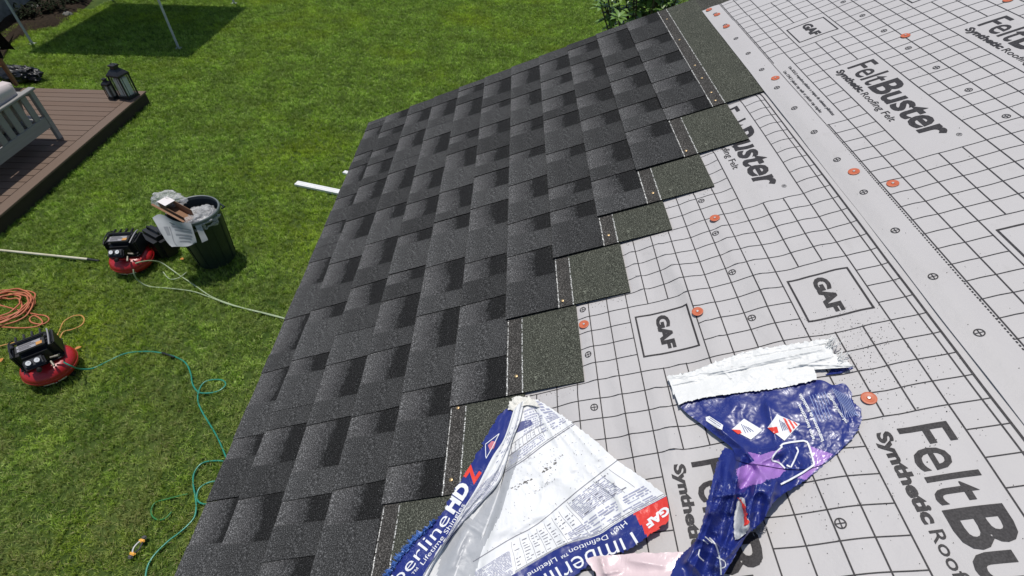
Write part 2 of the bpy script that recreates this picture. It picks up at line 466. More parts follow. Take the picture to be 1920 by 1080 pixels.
def felt_sheet(a0, a1, b0, b1, fun, step=0.0125, lip=True):
    nx = int((a1 - a0) / step); ny = int((b1 - b0) / step); mb = MB()
    vs = []
    for j in range(ny + 1):
        b = b0 + (b1 - b0) * j / ny
        for i in range(nx + 1):
            a = a0 + (a1 - a0) * i / nx
            bb = b + (0.0015 * n3(a * 7, 3.3) if j == 0 else 0); aa = a + (0.004 * n3(b * 9, 1.1) if i == 0 else 0)
            vs.append((aa, bb, fun(a, b)))
    W = nx + 1
    mb.add(vs, [(j * W + i, j * W + i + 1, (j + 1) * W + i + 1, (j + 1) * W + i) for j in range(ny) for i in range(nx)])
    # turned down edges
    e1 = [(vs[i][0], vs[i][1], vs[i][2] - 0.0012) for i in range(W)]
    mb.add(vs[:W] + e1, [(i, W + i, W + i + 1, i + 1) for i in range(W - 1)])
    return mb
FA0 = -2.405; FA1 = 1.25
lo = felt_sheet(FA0, FA1, -0.82, 0.60, felt_lo).build('felt_sheet', M['felt'], house, MR, 'all')
hi = felt_sheet(FA0, FA1, B_UP, 1.86, felt_hi).build('felt_sheet', M['felt'], house, MR, 'all')
lo['label'] = 'lower sheet of grey gridded underlayment beside the shingle steps'
hi['label'] = 'upper sheet of grey gridded underlayment lapping over the lower one'
PA = 0.0476; PB = 0.0485
def felt_print(parent, fun, cb, b_line0, b_line1, a0, a1, edge, mid_rows, blank=None):
    """cb: centre of one block column; grid lines between b_line0 and b_line1"""
    mb = MB(); LW = 0.0019
    def pt(a, b): return (a, b, fun(a, b) + 0.0009)
    def strip(p, q, w_, seg=0.012, wob=0.0):
        p = Vector(p); q = Vector(q); L = (q - p).length; n = max(1, int(L / seg)); d = (q - p) / L; nn = Vector((-d.y, d.x)) * w_ / 2
        vs = []
        for i in range(n + 1):
            c_ = p + d * (L * i / n)
            if wob: c_ = c_ + Vector((-d.y, d.x)) * wob * n3(c_.x * 2.2, c_.y * 8.0, 5)
            vs += [pt(*(c_ + nn)), pt(*(c_ - nn))]
        mb.add(vs, [(2 * i, 2 * i + 1, 2 * i + 3, 2 * i + 2) for i in range(n)])
    # blocks: list of (a_lo,a_hi,b_lo,b_hi)
    blocks = []; cols = [cb + 7 * PB * i for i in range(-4, 6)]
    cols = [x for x in cols if b_line0 - 0.2 < x < b_line1 + 0.2]
    per = 24 * PA
    for kx in range(-3, 3):
        A_f = -0.4754 + kx * per + (0.0 if cb < 0.5 else 0.0)
        A_g = -0.8566 + kx * per
        for cbx in cols:
            blocks.append((A_f, A_f + 11 * PA, cbx - 1.5 * PB, cbx + 1.5 * PB, 'F')); blocks.append((A_g, A_g + 4 * PA, cbx - 1.5 * PB, cbx + 1.5 * PB, 'G'))
    if blank: blocks.append((*blank, 'B'))
    def cut(lo_, hi_, ivs):
        segs = [(lo_, hi_)]
        for (x, y) in ivs:
            out = []
            for (s, e) in segs:
                if y <= s or x >= e: out.append((s, e)); continue
                if x > s: out.append((s, x))
                if y < e: out.append((y, e))
            segs = out
        return [z for z in segs if z[1] - z[0] > 1e-4]
    eps = 1e-3
    nb = int((b_line1 - b_line0) / PB + 0.5)
    phase = (cols[0] - 1.5 * PB)
    bl = [phase + PB * i for i in range(-60, 80)]
    bl = [b for b in bl if b_line0 - 0.012 <= b <= b_line1 + 0.012]
    for b in bl:
        ivs = [(x, y) for (x, y, u_, v_, t) in blocks if u_ + eps < b < v_ - eps]
        for s, e in cut(a0, a1, ivs): strip((s, b), (e, b), LW * 1.25, 0.02, 0.0012)
    al = [-0.4754 + PA * i for i in range(-60, 60)]
    for a in al:
        if not a0 < a < a1: continue
        ivs = [(u_, v_) for (x, y, u_, v_, t) in blocks if x + eps < a < y - eps]
        for s, e in cut(b_line0, b_line1, ivs): strip((a, s), (a, e), LW, 0.008, 0.0032 if cb < 0.5 else 0.0018)
    # lettering
    def text(s, ax, bx, wid, cap, bold=0.0, width_scale=None):
        bm0 = text_tris(s, bold); xs = [v.co.x for v in bm0.verts]; ys_ = [v.co.y for v in bm0.verts if True]
        x0_, x1_ = min(xs), max(xs); sx = wid / (x1_ - x0_); sy = cap / 0.73
        vs, fs = fine_mesh(bm0, lambda x, y: (ax + (x - x0_) * sx, bx + y * sy), 0.014)
        fs = [f for f in fs if all(a0 < vs[i][0] < a1 and b_line0 - 0.1 < vs[i][1] for i in f)]
        mb.add([pt(*v) for v in vs], fs)
    for (x, y, u_, v_, t) in blocks:
        if y < a0 or x > a1 or v_ < b_line0 - 0.02 or u_ > b_line1 + 0.02: continue
        if t == 'G':
            c1 = (x + y) / 2; c2 = (u_ + v_) / 2; hw = 0.0588; hh = 0.0597
            ll = 0.0040
            for p, q in (((c1 - hw, c2 - hh), (c1 + hw, c2 - hh)), ((c1 - hw, c2 + hh), (c1 + hw, c2 + hh)), ((c1 - hw, c2 - hh - ll / 2), (c1 - hw, c2 + hh + ll / 2)), ((c1 + hw, c2 - hh - ll / 2), (c1 + hw, c2 + hh + ll / 2))):
                strip(p, q, ll)
            text('GAF', c1 - 0.050, c2 - 0.0145, 0.098, 0.028, 0.055)
        elif t == 'F':
            text('Felt', x + 0.027, u_ + 0.056, 0.128, 0.076, 0.006)
            text('Buster', x + 0.162, u_ + 0.056, 0.296, 0.076, 0.026)
            text('Synthetic', x + 0.028, u_ + 0.024, 0.150, 0.020, 0.045)
            text('Roofing Felt', x + 0.187, u_ + 0.024, 0.165, 0.019, 0.008)
            text('®', x + 0.470, u_ + 0.110, 0.013, 0.011, 0.0)
    # round fastening marks
    for (bm_, aph) in mid_rows:
        for i in range(-20, 20):
            ca = aph + 0.144 * i
            if not a0 + 0.02 < ca < a1 - 0.02: continue
            ring = []; nseg = 18
            for k_ in range(nseg):
                th = 2 * math.pi * k_ / nseg
                ring.append((ca + 0.0085 * math.cos(th), bm_ + 0.0085 * math.sin(th)))
            vs = [pt(*p_) for p_ in ring] + [pt(ca + (p_[0] - ca) * 0.76, bm_ + (p_[1] - bm_) * 0.76) for p_ in ring]
            mb.add(vs, [(k_, (k_ + 1) % nseg, nseg + (k_ + 1) % nseg, nseg + k_) for k_ in range(nseg)])
            strip((ca - 0.0066, bm_), (ca + 0.0066, bm_), 0.0017); strip((ca, bm_ - 0.0066), (ca, bm_ + 0.0066), 0.0017)
    edge(strip, text)
    o_ = mb.build('printed_marking', M['ink'], parent, None)
    o_['kind'] = 'stuff'
    return o_
def edge_lo(strip, text):
    strip((FA0, 0.4715), (FA1, 0.4715), 0.0036, 0.02)
def edge_hi(strip, text):
    n = int((FA1 - FA0) / 0.0076)
    for i in range(n):
        a = FA0 + 0.0076 * i; strip((a, 0.5555), (a + 0.0044, 0.5555), 0.0026, 0.01)
    text('Use SOLO grapadora plástica o grapas de cabezas plásticas', -1.705, 0.5850, 0.335, 0.0090, 0.02)
    text('Use ONLY plastic cap nails or plastic cap staples', -1.690, 0.5640, 0.290, 0.0090, 0.02)
felt_print(lo, felt_lo, -0.0025, -0.72, 0.4713, FA0, FA1, edge_lo, [(-0.187, -0.743), (0.178, -0.743)])
felt_print(hi, felt_hi, 0.7303, 0.5555, 1.84, FA0, FA1, edge_hi, [(0.517, -0.739), (0.8785, -0.7265), (1.24, -0.743)], blank=(-1.762, -1.3338, 0.5556, 0.609))

# orange cap nails
def cap_nail(a, b, fun, tilt=0.0, center=True):
    mb = MB(); mb.lathe([(0.0001, 0.0018), (0.0030, 0.0017), (0.0040, 0.0008), (0.0085, 0.0010), (0.0112, 0.0015), (0.0125, 0.0010), (0.0126, 0.0)], 20)
    o_ = mb.build('cap_nail', M['cap'], house, MR @ Matrix.Translation((a, b, max(fun(a + da, b + db) for da in (-.012, 0, .012) for db in (-.012, 0, .012)) + 0.0008)) @ Matrix.Rotation(tilt, 4, 'X'), True)
    mb = MB(); mb.lathe([(0.00005, 0.0030), (0.0026, 0.0028), (0.0030, 0.0016)], 10); mb.build('nail_head', M['steel'], o_, None, True)
for (a, b, fn) in [(-2.385, 0.5076, felt_hi), (-2.3077, 0.5203, felt_hi), (-2.1618, 0.5176, felt_hi), (-1.6623, 0.5319, felt_hi), (-1.107, 0.5293, felt_hi), (-1.0316, 0.5806, felt_hi),
                   (-1.6601, 0.9033, felt_hi), (-1.6706, 1.1739, felt_hi), (-0.8357, -0.1882, felt_lo), (-0.7894, 0.0755, felt_lo), (-1.0832, 0.1904, felt_lo), (-0.5112, 0.3050, felt_lo)]:
    cap_nail(a, b, fn, random.uniform(-0.04, 0.04))
# loose granules dropped on the felt
mb = MB(); rg = random.Random(5)
for i in range(1100):
    if i < 380: a = rg.gauss(-0.62, 0.07); b = rg.gauss(0.335, 0.05)
    elif i < 560: a = rg.gauss(-0.40, 0.08); b = rg.gauss(0.17, 0.08)
    elif i < 700: a = rg.gauss(-0.45, 0.10); b = rg.gauss(0.36, 0.07)
    else: a = rg.uniform(-2.2, 0.1); b = rg.uniform(-0.15, 1.0)
    if b < -0.17 or a > 0.2: continue
    f_ = felt_hi if b > B_UP else felt_lo
    s = rg.uniform(0.0004, 0.0009) * (1.5 if rg.random() < 0.08 else 1)
    mb.box((a, b, f_(a, b) + s * 0.5 + 0.0004), (s * rg.uniform(1, 1.6), s, s), Matrix.Rotation(rg.uniform(0, 3), 3, 'Z'))
gr = mb.build('loose_granules', M['granule_loose'], None, MR)
tag(gr, 'dark loose shingle granules sprinkled over the grey underlayment', 'granules', None, 'stuff')
# ------------------------------------------------------------------ lawn
mt = mat('lawn_soil', (0.03, 0.045, 0.012), 0.95, 0.1); k = NT(mt); p = k.pos()
k.col(k.ramp(k.noise(p, 3, 4), [(0.3, (0.035, 0.065, 0.012)), (0.7, (0.070, 0.100, 0.025))])); M['soil'] = mt
def grass_mat():
    mt = mat('grass_blade', (0.06, 0.11, 0.02), 0.55, 0.30); k = NT(mt); p = k.pos()
    at = k.n('ShaderNodeAttribute', attribute_name='rnd'); r = k.sep(at.outputs['Vector'])
    sc = k.n('ShaderNodeVectorMath', operation='MULTIPLY'); k.l(p, sc.inputs[0]); sc.inputs[1].default_value = (1, 1, 0)
    q = sc.outputs[0]
    big = k.noise(q, 0.55, 3, 0.55); mid = k.noise(q, 2.3, 3, 0.6); sml = k.noise(q, 9, 2, 0.6)
    g = k.ramp(r[0], [(0.0, (0.085, 0.155, 0.013)), (0.4, (0.160, 0.262, 0.028)), (0.75, (0.310, 0.430, 0.070)), (1.0, (0.580, 0.680, 0.260))])
    yl = k.ramp(big, [(0.50, 0.0), (0.68, 1.0)])
    g = k.mix(k.math('MULTIPLY', yl, 0.65), g, (0.290, 0.375, 0.016))
    v = k.math('ADD', k.math('MULTIPLY', mid, 0.75), k.math('MULTIPLY', sml, 0.55))
    g = k.mix(1.0, g, k.ramp(v, [(0.46, 0.72), (0.64, 1.12), (0.80, 1.65)]), 'MULTIPLY')
    # drier grass near the house and the work area
    s = k.sep(p)
    near = k.math('SUBTRACT', 1.0, k.math('MULTIPLY', k.math('SUBTRACT', s[1], 1.4), 0.28), None, True)
    dry = k.math('MULTIPLY', near, k.ramp(k.noise(q, 3.1, 4, 0.7), [(0.40, 0.0), (0.62, 1.0)]))
    g = k.mix(k.math('MULTIPLY', dry, 0.70), g, (0.265, 0.270, 0.095))
    # scattered straw blades
    straw = k.math('GREATER_THAN', r[1], 0.90)
    g = k.mix(k.math('MULTIPLY', straw, k.math('ADD', 0.25, k.math('MULTIPLY', near, 0.5))), g, (0.42, 0.35, 0.18))
    # seat of a blade is paler than its tip only by its own pigment
    k.col(g)
    k.b.inputs['Subsurface Weight'].default_value = 0.0
    tr = k.n('ShaderNodeBsdfTranslucent'); k.l(k.mix(1.0, g, (1.3, 1.4, 0.7), 'MULTIPLY'), tr.inputs[0])
    ms = k.n('ShaderNodeMixShader'); ms.inputs[0].default_value = 0.22
    out = [n for n in k.t.nodes if n.type == 'OUTPUT_MATERIAL'][0]
    k.l(k.b.outputs[0], ms.inputs[1]); k.l(tr.outputs[0], ms.inputs[2]); k.l(ms.outputs[0], out.inputs[0])
    return mt
M['grass'] = grass_mat()
mb = MB()
mb.add([(-70, -50, 0), (70, -50, 0), (70, 90, 0), (-70, 90, 0)], [(0, 1, 2, 3)])
lawn = mb.build('lawn', M['soil']); tag(lawn, 'wide green garden lawn below the roof', None, None, 'structure')

PS = 0.5
def grass_patch(seed, nb):
    rg = random.Random(seed); vs = []; fs = []; att = []
    per_c = 7
    for i in range(nb):
        if i % per_c == 0:
            cx_, cy_ = rg.uniform(-PS / 2, PS / 2), rg.uniform(-PS / 2, PS / 2); cth = rg.uniform(0, 2 * math.pi); cl = rg.uniform(0.15, 1.1); cr = rg.random(); cL = rg.uniform(0.75, 1.25)
        x = cx_ + rg.gauss(0, 0.010); y = cy_ + rg.gauss(0, 0.010)
        th = cth + rg.gauss(0, 0.7); lean = abs(cl + rg.gauss(0, 0.30)); L = rg.uniform(0.032, 0.058) * cL; wd = rg.uniform(0.0020, 0.0038)
        lean = min(lean, 1.35)
        dx, dy = math.cos(th), math.sin(th)
        tw = th + math.pi / 2 + rg.uniform(-0.7, 0.7); wx, wy = math.cos(tw) * wd / 2, math.sin(tw) * wd / 2
        l1 = lean * 0.55; l2 = min(1.5, lean * 1.35)
        p0 = (x, y, 0); p1 = (x + dx * math.sin(l1) * L * 0.5, y + dy * math.sin(l1) * L * 0.5, math.cos(l1) * L * 0.5)
        p2 = (p1[0] + dx * math.sin(l2) * L * 0.5, p1[1] + dy * math.sin(l2) * L * 0.5, max(0.004, p1[2] + math.cos(l2) * L * 0.5))
        b = len(vs)
        vs += [(p0[0] - wx, p0[1] - wy, 0), (p0[0] + wx, p0[1] + wy, 0), (p1[0] + wx * 1.1, p1[1] + wy * 1.1, p1[2]), (p1[0] - wx * 1.1, p1[1] - wy * 1.1, p1[2]), p2]
        fs += [(b, b + 1, b + 2, b + 3), (b + 3, b + 2, b + 4)]
        c = (min(1, max(0, cr * 0.6 + rg.random() * 0.4)), rg.random(), rg.random()); att += [c] * 5
    me = bpy.data.meshes.new('grass_patch'); me.from_pydata(vs, [], fs)
    a = me.attributes.new('rnd', 'FLOAT_VECTOR', 'POINT'); a.data.foreach_set('vector', [q for c in att for q in c])
    me.materials.append(M['grass']); me.update()
    return bpy.data.objects.new('grass_patch', me)
pc = bpy.data.collections.new('grass_patches')
for i in range(5): pc.objects.link(grass_patch(100 + i, 2700))
def near_deck(x, y): return x < -5.85 and y < 7.9 - 0.0
pts = []
y = -0.5
while y < 17.5:
    x = -13.0
    while x < 6.0:
        cx, cy = x + PS / 2, y + PS / 2
        ok = True
        if cx < -6.2 and cy < 7.6: ok = False
        if cx > -0.3 and cy < 2.0: ok = False
        # planting bed in the far corner stays bare
        if cx < -9.3 + 0.0 and (cx + 10.3) * 0.55 < (cy - 10.6) * 0.30: ok = ok and False
        # outside the view fan
        if cy < 1.0 and cx > -1.0: ok = False
        if ok: pts.append((cx, cy, 0))
        x += PS * 0.94
    y += PS * 0.94
me = bpy.data.meshes.new('lawn_grass'); me.from_pydata(pts, [], [])
me.materials.append(M['grass'])
lg = link('lawn_grass', me); tag(lg, 'short mown green grass with drier yellow patches near the house', 'grass', None, 'stuff')
ng = bpy.data.node_groups.new('grass_scatter', 'GeometryNodeTree')
ng.interface.new_socket('Geometry', in_out='INPUT', socket_type='NodeSocketGeometry')
ng.interface.new_socket('Geometry', in_out='OUTPUT', socket_type='NodeSocketGeometry')
gi = ng.nodes.new('NodeGroupInput'); go = ng.nodes.new('NodeGroupOutput')
m2p = ng.nodes.new('GeometryNodeMeshToPoints'); iop = ng.nodes.new('GeometryNodeInstanceOnPoints')
ci = ng.nodes.new('GeometryNodeCollectionInfo'); ci.inputs['Collection'].default_value = pc
ci.inputs['Separate Children'].default_value = True; ci.inputs['Reset Children'].default_value = True
rv = ng.nodes.new('FunctionNodeRandomValue'); rv.data_type = 'INT'; rv.inputs['Min'].default_value = 0; rv.inputs['Max'].default_value = 3
mm = ng.nodes.new('ShaderNodeMath'); mm.operation = 'MULTIPLY'; mm.inputs[1].default_value = math.pi / 2
cx_ = ng.nodes.new('ShaderNodeCombineXYZ')
ri = ng.nodes.new('FunctionNodeRandomValue'); ri.data_type = 'INT'; ri.inputs['Min'].default_value = 0; ri.inputs['Max'].default_value = 4; ri.inputs['Seed'].default_value = 3
ng.links.new(gi.outputs[0], m2p.inputs[0]); ng.links.new(m2p.outputs[0], iop.inputs['Points'])
ng.links.new(ci.outputs[0], iop.inputs['Instance']); iop.inputs['Pick Instance'].default_value = True
def out_int(n): return [s for s in n.outputs if s.type == 'INT'][0]
for s in rv.inputs:
    if s.name == 'Min' and s.type == 'INT': s.default_value = 0
    if s.name == 'Max' and s.type == 'INT': s.default_value = 3
for s in ri.inputs:
    if s.name == 'Min' and s.type == 'INT': s.default_value = 0
    if s.name == 'Max' and s.type == 'INT': s.default_value = 4
ng.links.new(out_int(ri), iop.inputs['Instance Index'])
ng.links.new(out_int(rv), mm.inputs[0]); ng.links.new(mm.outputs[0], cx_.inputs[2]); ng.links.new(cx_.outputs[0], iop.inputs['Rotation'])
ng.links.new(iop.outputs[0], go.inputs[0])
md = lg.modifiers.new('scatter', 'NODES'); md.node_group = ng

# planting bed and wall in the far left corner
mt = noisy('mulch', (0.012, 0.009, 0.006), (0.045, 0.032, 0.022), 25, 0.95, 0.1, 0.9, 60); M['mulch'] = mt
mb = MB(); B = [G(0, 128), G(22, 84), G(60, 60), G(110, 52), G(170, 6), G(190, -30), G(60, -120), G(-160, 60), G(-90, 150)]
top = []
n = len(B)
ctr = sum(B, Vector()) / n
rings = [1.0, 0.93, 0.6, 0.2]
vs = []
for ri_, kf in enumerate(rings):
    for i in range(48):
        t = i / 48 * n; i0 = int(t); f = t - i0
        p = B[i0 % n].lerp(B[(i0 + 1) % n], f); q = ctr.lerp(p, kf)
        z = 0.0 if ri_ == 0 else 0.05 + 0.05 * n3(q.x * 3, q.y * 3)
        vs.append((q.x + 0.03 * n3(q.x * 8, q.y * 8), q.y, z))
fs = [(r_ * 48 + i, r_ * 48 + (i + 1) % 48, (r_ + 1) * 48 + (i + 1) % 48, (r_ + 1) * 48 + i) for r_ in range(3) for i in range(48)]
fs.append(tuple(3 * 48 + i for i in range(48)))
mb.add(vs, fs); bed = mb.build('planting_bed', M['mulch'], None, None, True); tag(bed, 'dark mulch bed between the lawn and the grey garden wall', None, None, 'structure')
M['concrete'] = noisy('concrete', (0.14, 0.145, 0.14), (0.23, 0.235, 0.225), 7, 0.9, 0.2, 0.5, 40)
wallr = empty('garden_wall', G(20, 42), 0, 'grey concrete garden wall behind the mulch bed in the far left corner', 'wall')
pA = G(-60, 96); pB = G(72, -6); d = (pB - pA); L = d.length; ang = math.atan2(d.y, d.x)
ML = Matrix.Translation(pA - wallr.location) @ Matrix.Rotation(ang, 4, 'Z')
mb = MB()
nxw = 24; vs = []
for j in range(8):
    for i in range(nxw + 1):
        vs.append((L * 1.6 * i / nxw - 0.5, 0.03 * n3(i * 0.5, j * 0.6), 1.5 * j / 7))
mb.add(vs, [(j * (nxw + 1) + i, j * (nxw + 1) + i + 1, (j + 1) * (nxw + 1) + i + 1, (j + 1) * (nxw + 1) + i) for j in range(7) for i in range(nxw)])
mb.box((L * 0.8 - 0.5, 0.16, 0.75), (L * 1.6, 0.22, 1.5))
mb.build('concrete_face', M['concrete'], wallr, ML, True)
mb = MB(); mb.bbox((L * 0.8 - 0.5, 0.12, 1.54), (L * 1.62, 0.36, 0.08), 0.01); mb.build('coping', M['concrete'], wallr, ML)
# low dark plants and stones in the bed
M['leaf_dark'] = noisy('leaf_dark', (0.006, 0.010, 0.004), (0.02, 0.028, 0.012), 20, 0.85, 0.1)
M['leaf_mid'] = noisy('leaf_mid', (0.08, 0.17, 0.03), (0.20, 0.32, 0.06), 5, 0.38, 0.5)
M['stem'] = noisy('stem', (0.06, 0.04, 0.025), (0.11, 0.08, 0.05), 30, 0.9)
M['stone'] = noisy('stone', (0.10, 0.10, 0.095), (0.22, 0.21, 0.19), 30, 0.9, 0.3, 0.5)
def leaf(mb, p, d, L, W, up=Vector((0, 0, 1)), mi=0, cup=0.25):
    d = d.normalized(); s = d.cross(up)
    s = s.normalized() if s.length > 1e-3 else Vector((1, 0, 0))
    nn = s.cross(d)
    vs = []
    for t, ww in ((0.0, 0.08), (0.22, 0.7), (0.5, 1.0), (0.78, 0.72), (1.0, 0.03)):
        c = p + d * (L * t) + nn * (L * (-0.22) * t * t)
        vs += [c - s * (W / 2 * ww) + nn * (W * cup * ww * 0.5), c, c + s * (W / 2 * ww) + nn * (W * cup * ww * 0.5)]
    fs = []
    for i in range(4):
        for j in range(2): a = i * 3 + j; fs.append((a, a + 1, a + 4, a + 3))
    mb.add(vs, fs, mi)
def low_plant(loc, r, h, nl, lab, ll, seed):
    rg = random.Random(seed); t = empty('bed_plant', loc, 0, lab, 'plant', 'low plants in the mulch bed')
    lm = MB(); sm = MB()
    for i in range(nl // 8):
        a = rg.uniform(0, 6.28); q = Vector((math.cos(a), math.sin(a), 0)) * r * rg.uniform(0.2, 0.8)
        tip = Vector((q.x, q.y, h * rg.uniform(0.5, 1)))
        sm.tube([(0, 0, 0), q * 0.4 + Vector((0, 0, h * 0.3)), tip], [0.008, 0.006, 0.003], 5)
        for k_ in range(8):
            d = Vector((rg.gauss(0, 1), rg.gauss(0, 1), rg.uniform(-0.1, 0.9)))
            leaf(lm, tip + Vector((rg.gauss(0, r * .25), rg.gauss(0, r * .25), -rg.random() * h * 0.4)), d, ll * rg.uniform(0.6, 1.2), ll * 0.42)
    lm.build('foliage', M['leaf_dark'], t, None, 'all'); sm.build('stem', M['stem'], t)
for i, (px, py, r, h, lab) in enumerate([(62, 34, 0.40, 0.30, 'low dark plant nearest the pale canopy leg by the wall'), (105, 22, 0.45, 0.35, 'low dark plant in the middle of the mulch bed'), (142, 8, 0.4, 0.3, 'low dark plant at the right end of the mulch bed')]):
    low_plant(G(px, py), r * 0.8, h * 0.8, 160, lab, 0.10, 40 + i)
for i, (px, py, s, lab) in enumerate([(12, 30, 0.16, 'mossy grey stone against the foot of the garden wall'), (128, 30, 0.09, 'small grey stone at the lawn edge of the bed'), (70, 16, 0.10, 'small grey stone between the dark bed plants')]):
    bm = bmesh.new(); bmesh.ops.create_icosphere(bm, subdivisions=3, radius=1)
    for v in bm.verts:
        f = 1 + 0.35 * n3(v.co.x * 1.6 + i * 5, v.co.y * 1.6, v.co.z * 1.6); v.co *= f; v.co.z *= 0.6; v.co *= s
        v.co.z += s * 0.35
    me = bpy.data.meshes.new('stone'); bm.to_mesh(me); bm.free(); me.materials.append(M['stone'])
    me.polygons.foreach_set('use_smooth', [True] * len(me.polygons))
    o_ = link('stone', me); o_.location = G(px, py); tag(o_, lab, 'stone', 'stones in the mulch bed')

# ------------------------------------------------------------------ canopy on the lawn
M['pole'] = noisy('grey_pole', (0.40, 0.41, 0.41), (0.50, 0.51, 0.50), 12, 0.45, 0.5)
M['canopy'] = mat('canopy_cloth', (0.55, 0.56, 0.56), 0.8, 0.2)
cx0, cy0, cx1, cy1 = -9.21, 10.215, -6.42, 12.95
can = empty('pop_up_canopy', ((cx0 + cx1) / 2, (cy0 + cy1) / 2, 0), 0, 'pop-up canopy on thin pale legs standing on the far lawn', 'canopy')
hx, hy = (cx1 - cx0) / 2, (cy1 - cy0) / 2
for sx in (-1, 1):
    for sy in (-1, 1):
        mb = MB(); mb.box((sx * hx, sy * hy, 0.60), (0.030, 0.030, 1.2)); mb.box((sx * hx, sy * hy, 1.55), (0.022, 0.022, 0.9))
        mb.box((sx * hx, sy * hy, 1.02), (0.048, 0.048, 0.07)); mb.box((sx * hx, sy * hy, 0.012), (0.10, 0.10, 0.012))
        mb.build('leg', M['pole'], can)
mb = MB(); zt = 1.98; ex, ey = hx + 0.08, hy + 0.08
mb.add([(-ex, -ey, zt), (ex, -ey, zt), (ex, ey, zt), (-ex, ey, zt), (0, 0, zt + 0.75)], [(0, 1, 4), (1, 2, 4), (2, 3, 4), (3, 0, 4)])
mb.add([(-ex, -ey, zt), (ex, -ey, zt), (ex, ey, zt), (-ex, ey, zt), (-ex, -ey, zt - .2), (ex, -ey, zt - .2), (ex, ey, zt - .2), (-ex, ey, zt - .2)], [(0, 1, 5, 4), (1, 2, 6, 5), (2, 3, 7, 6), (3, 0, 4, 7)])
mb.build('canopy_cloth', M['canopy'], can)
for s in (-1, 1):
    mb = MB()
    for (p, q) in (((-hx, s * hy, 1.95), (0, s * hy, 1.6)), ((hx, s * hy, 1.95), (0, s * hy, 1.6)), ((-hx, s * hy, 1.6), (0, s * hy, 1.95)), ((hx, s * hy, 1.6), (0, s * hy, 1.95))):
        mb.tube([p, q], 0.009, 6)
    mb.build('truss', M['pole'], can)

# ------------------------------------------------------------------ deck
mt = mat('deck_board', (0.2, 0.13, 0.1), 0.65, 0.3); k = NT(mt); o = k.obj()
mp = k.n('ShaderNodeMapping'); mp.inputs['Scale'].default_value = (1.5, 40, 40); k.l(o, mp.inputs[0])
c = k.mix(k.noise(mp.outputs[0], 2.5, 4, 0.6), (0.118, 0.074, 0.050), (0.160, 0.106, 0.076))
c = k.mix(k.math('MULTIPLY', k.rnd(), 0.45), c, (0.165, 0.120, 0.090)); k.col(c); k.bump(k.noise(mp.outputs[0], 5, 3), 0.2, 0.001); M['deck'] = mt
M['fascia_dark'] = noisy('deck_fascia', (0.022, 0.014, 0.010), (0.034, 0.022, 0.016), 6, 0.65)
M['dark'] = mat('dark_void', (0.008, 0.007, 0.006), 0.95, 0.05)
DX, DY, DZ = -5.79, 7.925, 0.20
deck = empty('garden_deck', (DX, DY, 0), 0, 'low brown deck of composite boards with a framed edge', 'deck')
W_D = 4.2; D_D = 5.4
bw = 0.1360; bg = 0.1435 - bw
bm_ = MB(); bm_.bbox((0, 0, 0), (W_D - 0.16, bw, 0.024), 0.003)
brd = bm_.build('deck_board', M['deck'], deck); brd_me = brd.data
nbd = int((D_D) / 0.1435)
for i in range(nbd):
    loc = Matrix.Translation((-(0.152 + (W_D - 0.16) / 2), -(0.069 + 0.1435 * i) , DZ - 0.012))
    if i == 0: brd.matrix_local = loc
    else: link('deck_board', brd_me, deck, loc)
mb = MB(); mb.bbox((-0.074, -D_D / 2, DZ - 0.012), (0.146, D_D, 0.024), 0.003); mb.build('border_board', M['deck'], deck)
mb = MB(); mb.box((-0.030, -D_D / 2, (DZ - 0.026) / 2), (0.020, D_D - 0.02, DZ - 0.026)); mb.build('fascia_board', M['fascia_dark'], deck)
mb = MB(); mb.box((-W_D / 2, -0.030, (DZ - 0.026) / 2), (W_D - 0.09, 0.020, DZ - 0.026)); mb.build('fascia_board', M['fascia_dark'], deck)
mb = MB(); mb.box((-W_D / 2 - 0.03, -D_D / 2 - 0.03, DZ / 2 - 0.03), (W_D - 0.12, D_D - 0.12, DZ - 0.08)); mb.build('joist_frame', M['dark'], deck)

# ------------------------------------------------------------------ grey outdoor sofa
mt = mat('grey_wood', (0.26, 0.26, 0.26), 0.6, 0.35); k = NT(mt); o = k.obj()
mp = k.n('ShaderNodeMapping'); mp.inputs['Scale'].default_value = (20, 2, 20); k.l(o, mp.inputs[0])
k.col(k.mix(k.noise(mp.outputs[0], 2, 4), (0.225, 0.215, 0.200), (0.31, 0.298, 0.28))); k.bump(k.noise(mp.outputs[0], 4, 3), 0.2, 0.001); M['greywood'] = mt
SX, SY = -6.20, 6.44
sofa = empty('outdoor_sofa', (SX, SY, DZ), 0, 'grey wooden slatted sofa standing on the brown deck', 'sofa')
SL = 1.9; SD = 0.82; SH = 0.66
for yy in (-0.025, -SL):
    mb = MB(); mb.bbox((0, yy, SH / 2), (0.045, 0.07, SH), 0.004); mb.build('leg', M['greywood'], sofa)
    mb = MB(); mb.bbox((-SD, yy, 0.30), (0.055, 0.06, 0.60), 0.004); mb.build('leg', M['greywood'], sofa)
    mb = MB(); mb.bbox((-SD / 2, yy, 0.62), (SD - 0.02, 0.075, 0.028), 0.004); mb.build('armrest', M['greywood'], sofa)
    mb = MB(); mb.bbox((-SD / 2, yy, 0.25), (SD - 0.06, 0.03, 0.09), 0.004); mb.build('side_rail', M['greywood'], sofa)
mb = MB(); mb.bbox((-0.005, -SL / 2, SH + 0.012), (0.085, SL + 0.09, 0.026), 0.004); mb.build('top_rail', M['greywood'], sofa)
mb = MB(); mb.bbox((0, -SL / 2, 0.255), (0.028, SL - 0.05, 0.145), 0.004); mb.build('bottom_rail', M['greywood'], sofa)
ns = 12; sl_m = MB(); sl_m.bbox((0, 0, 0.485), (0.018, 0.095, 0.32), 0.003); slo = sl_m.build('slat', M['greywood'], sofa)
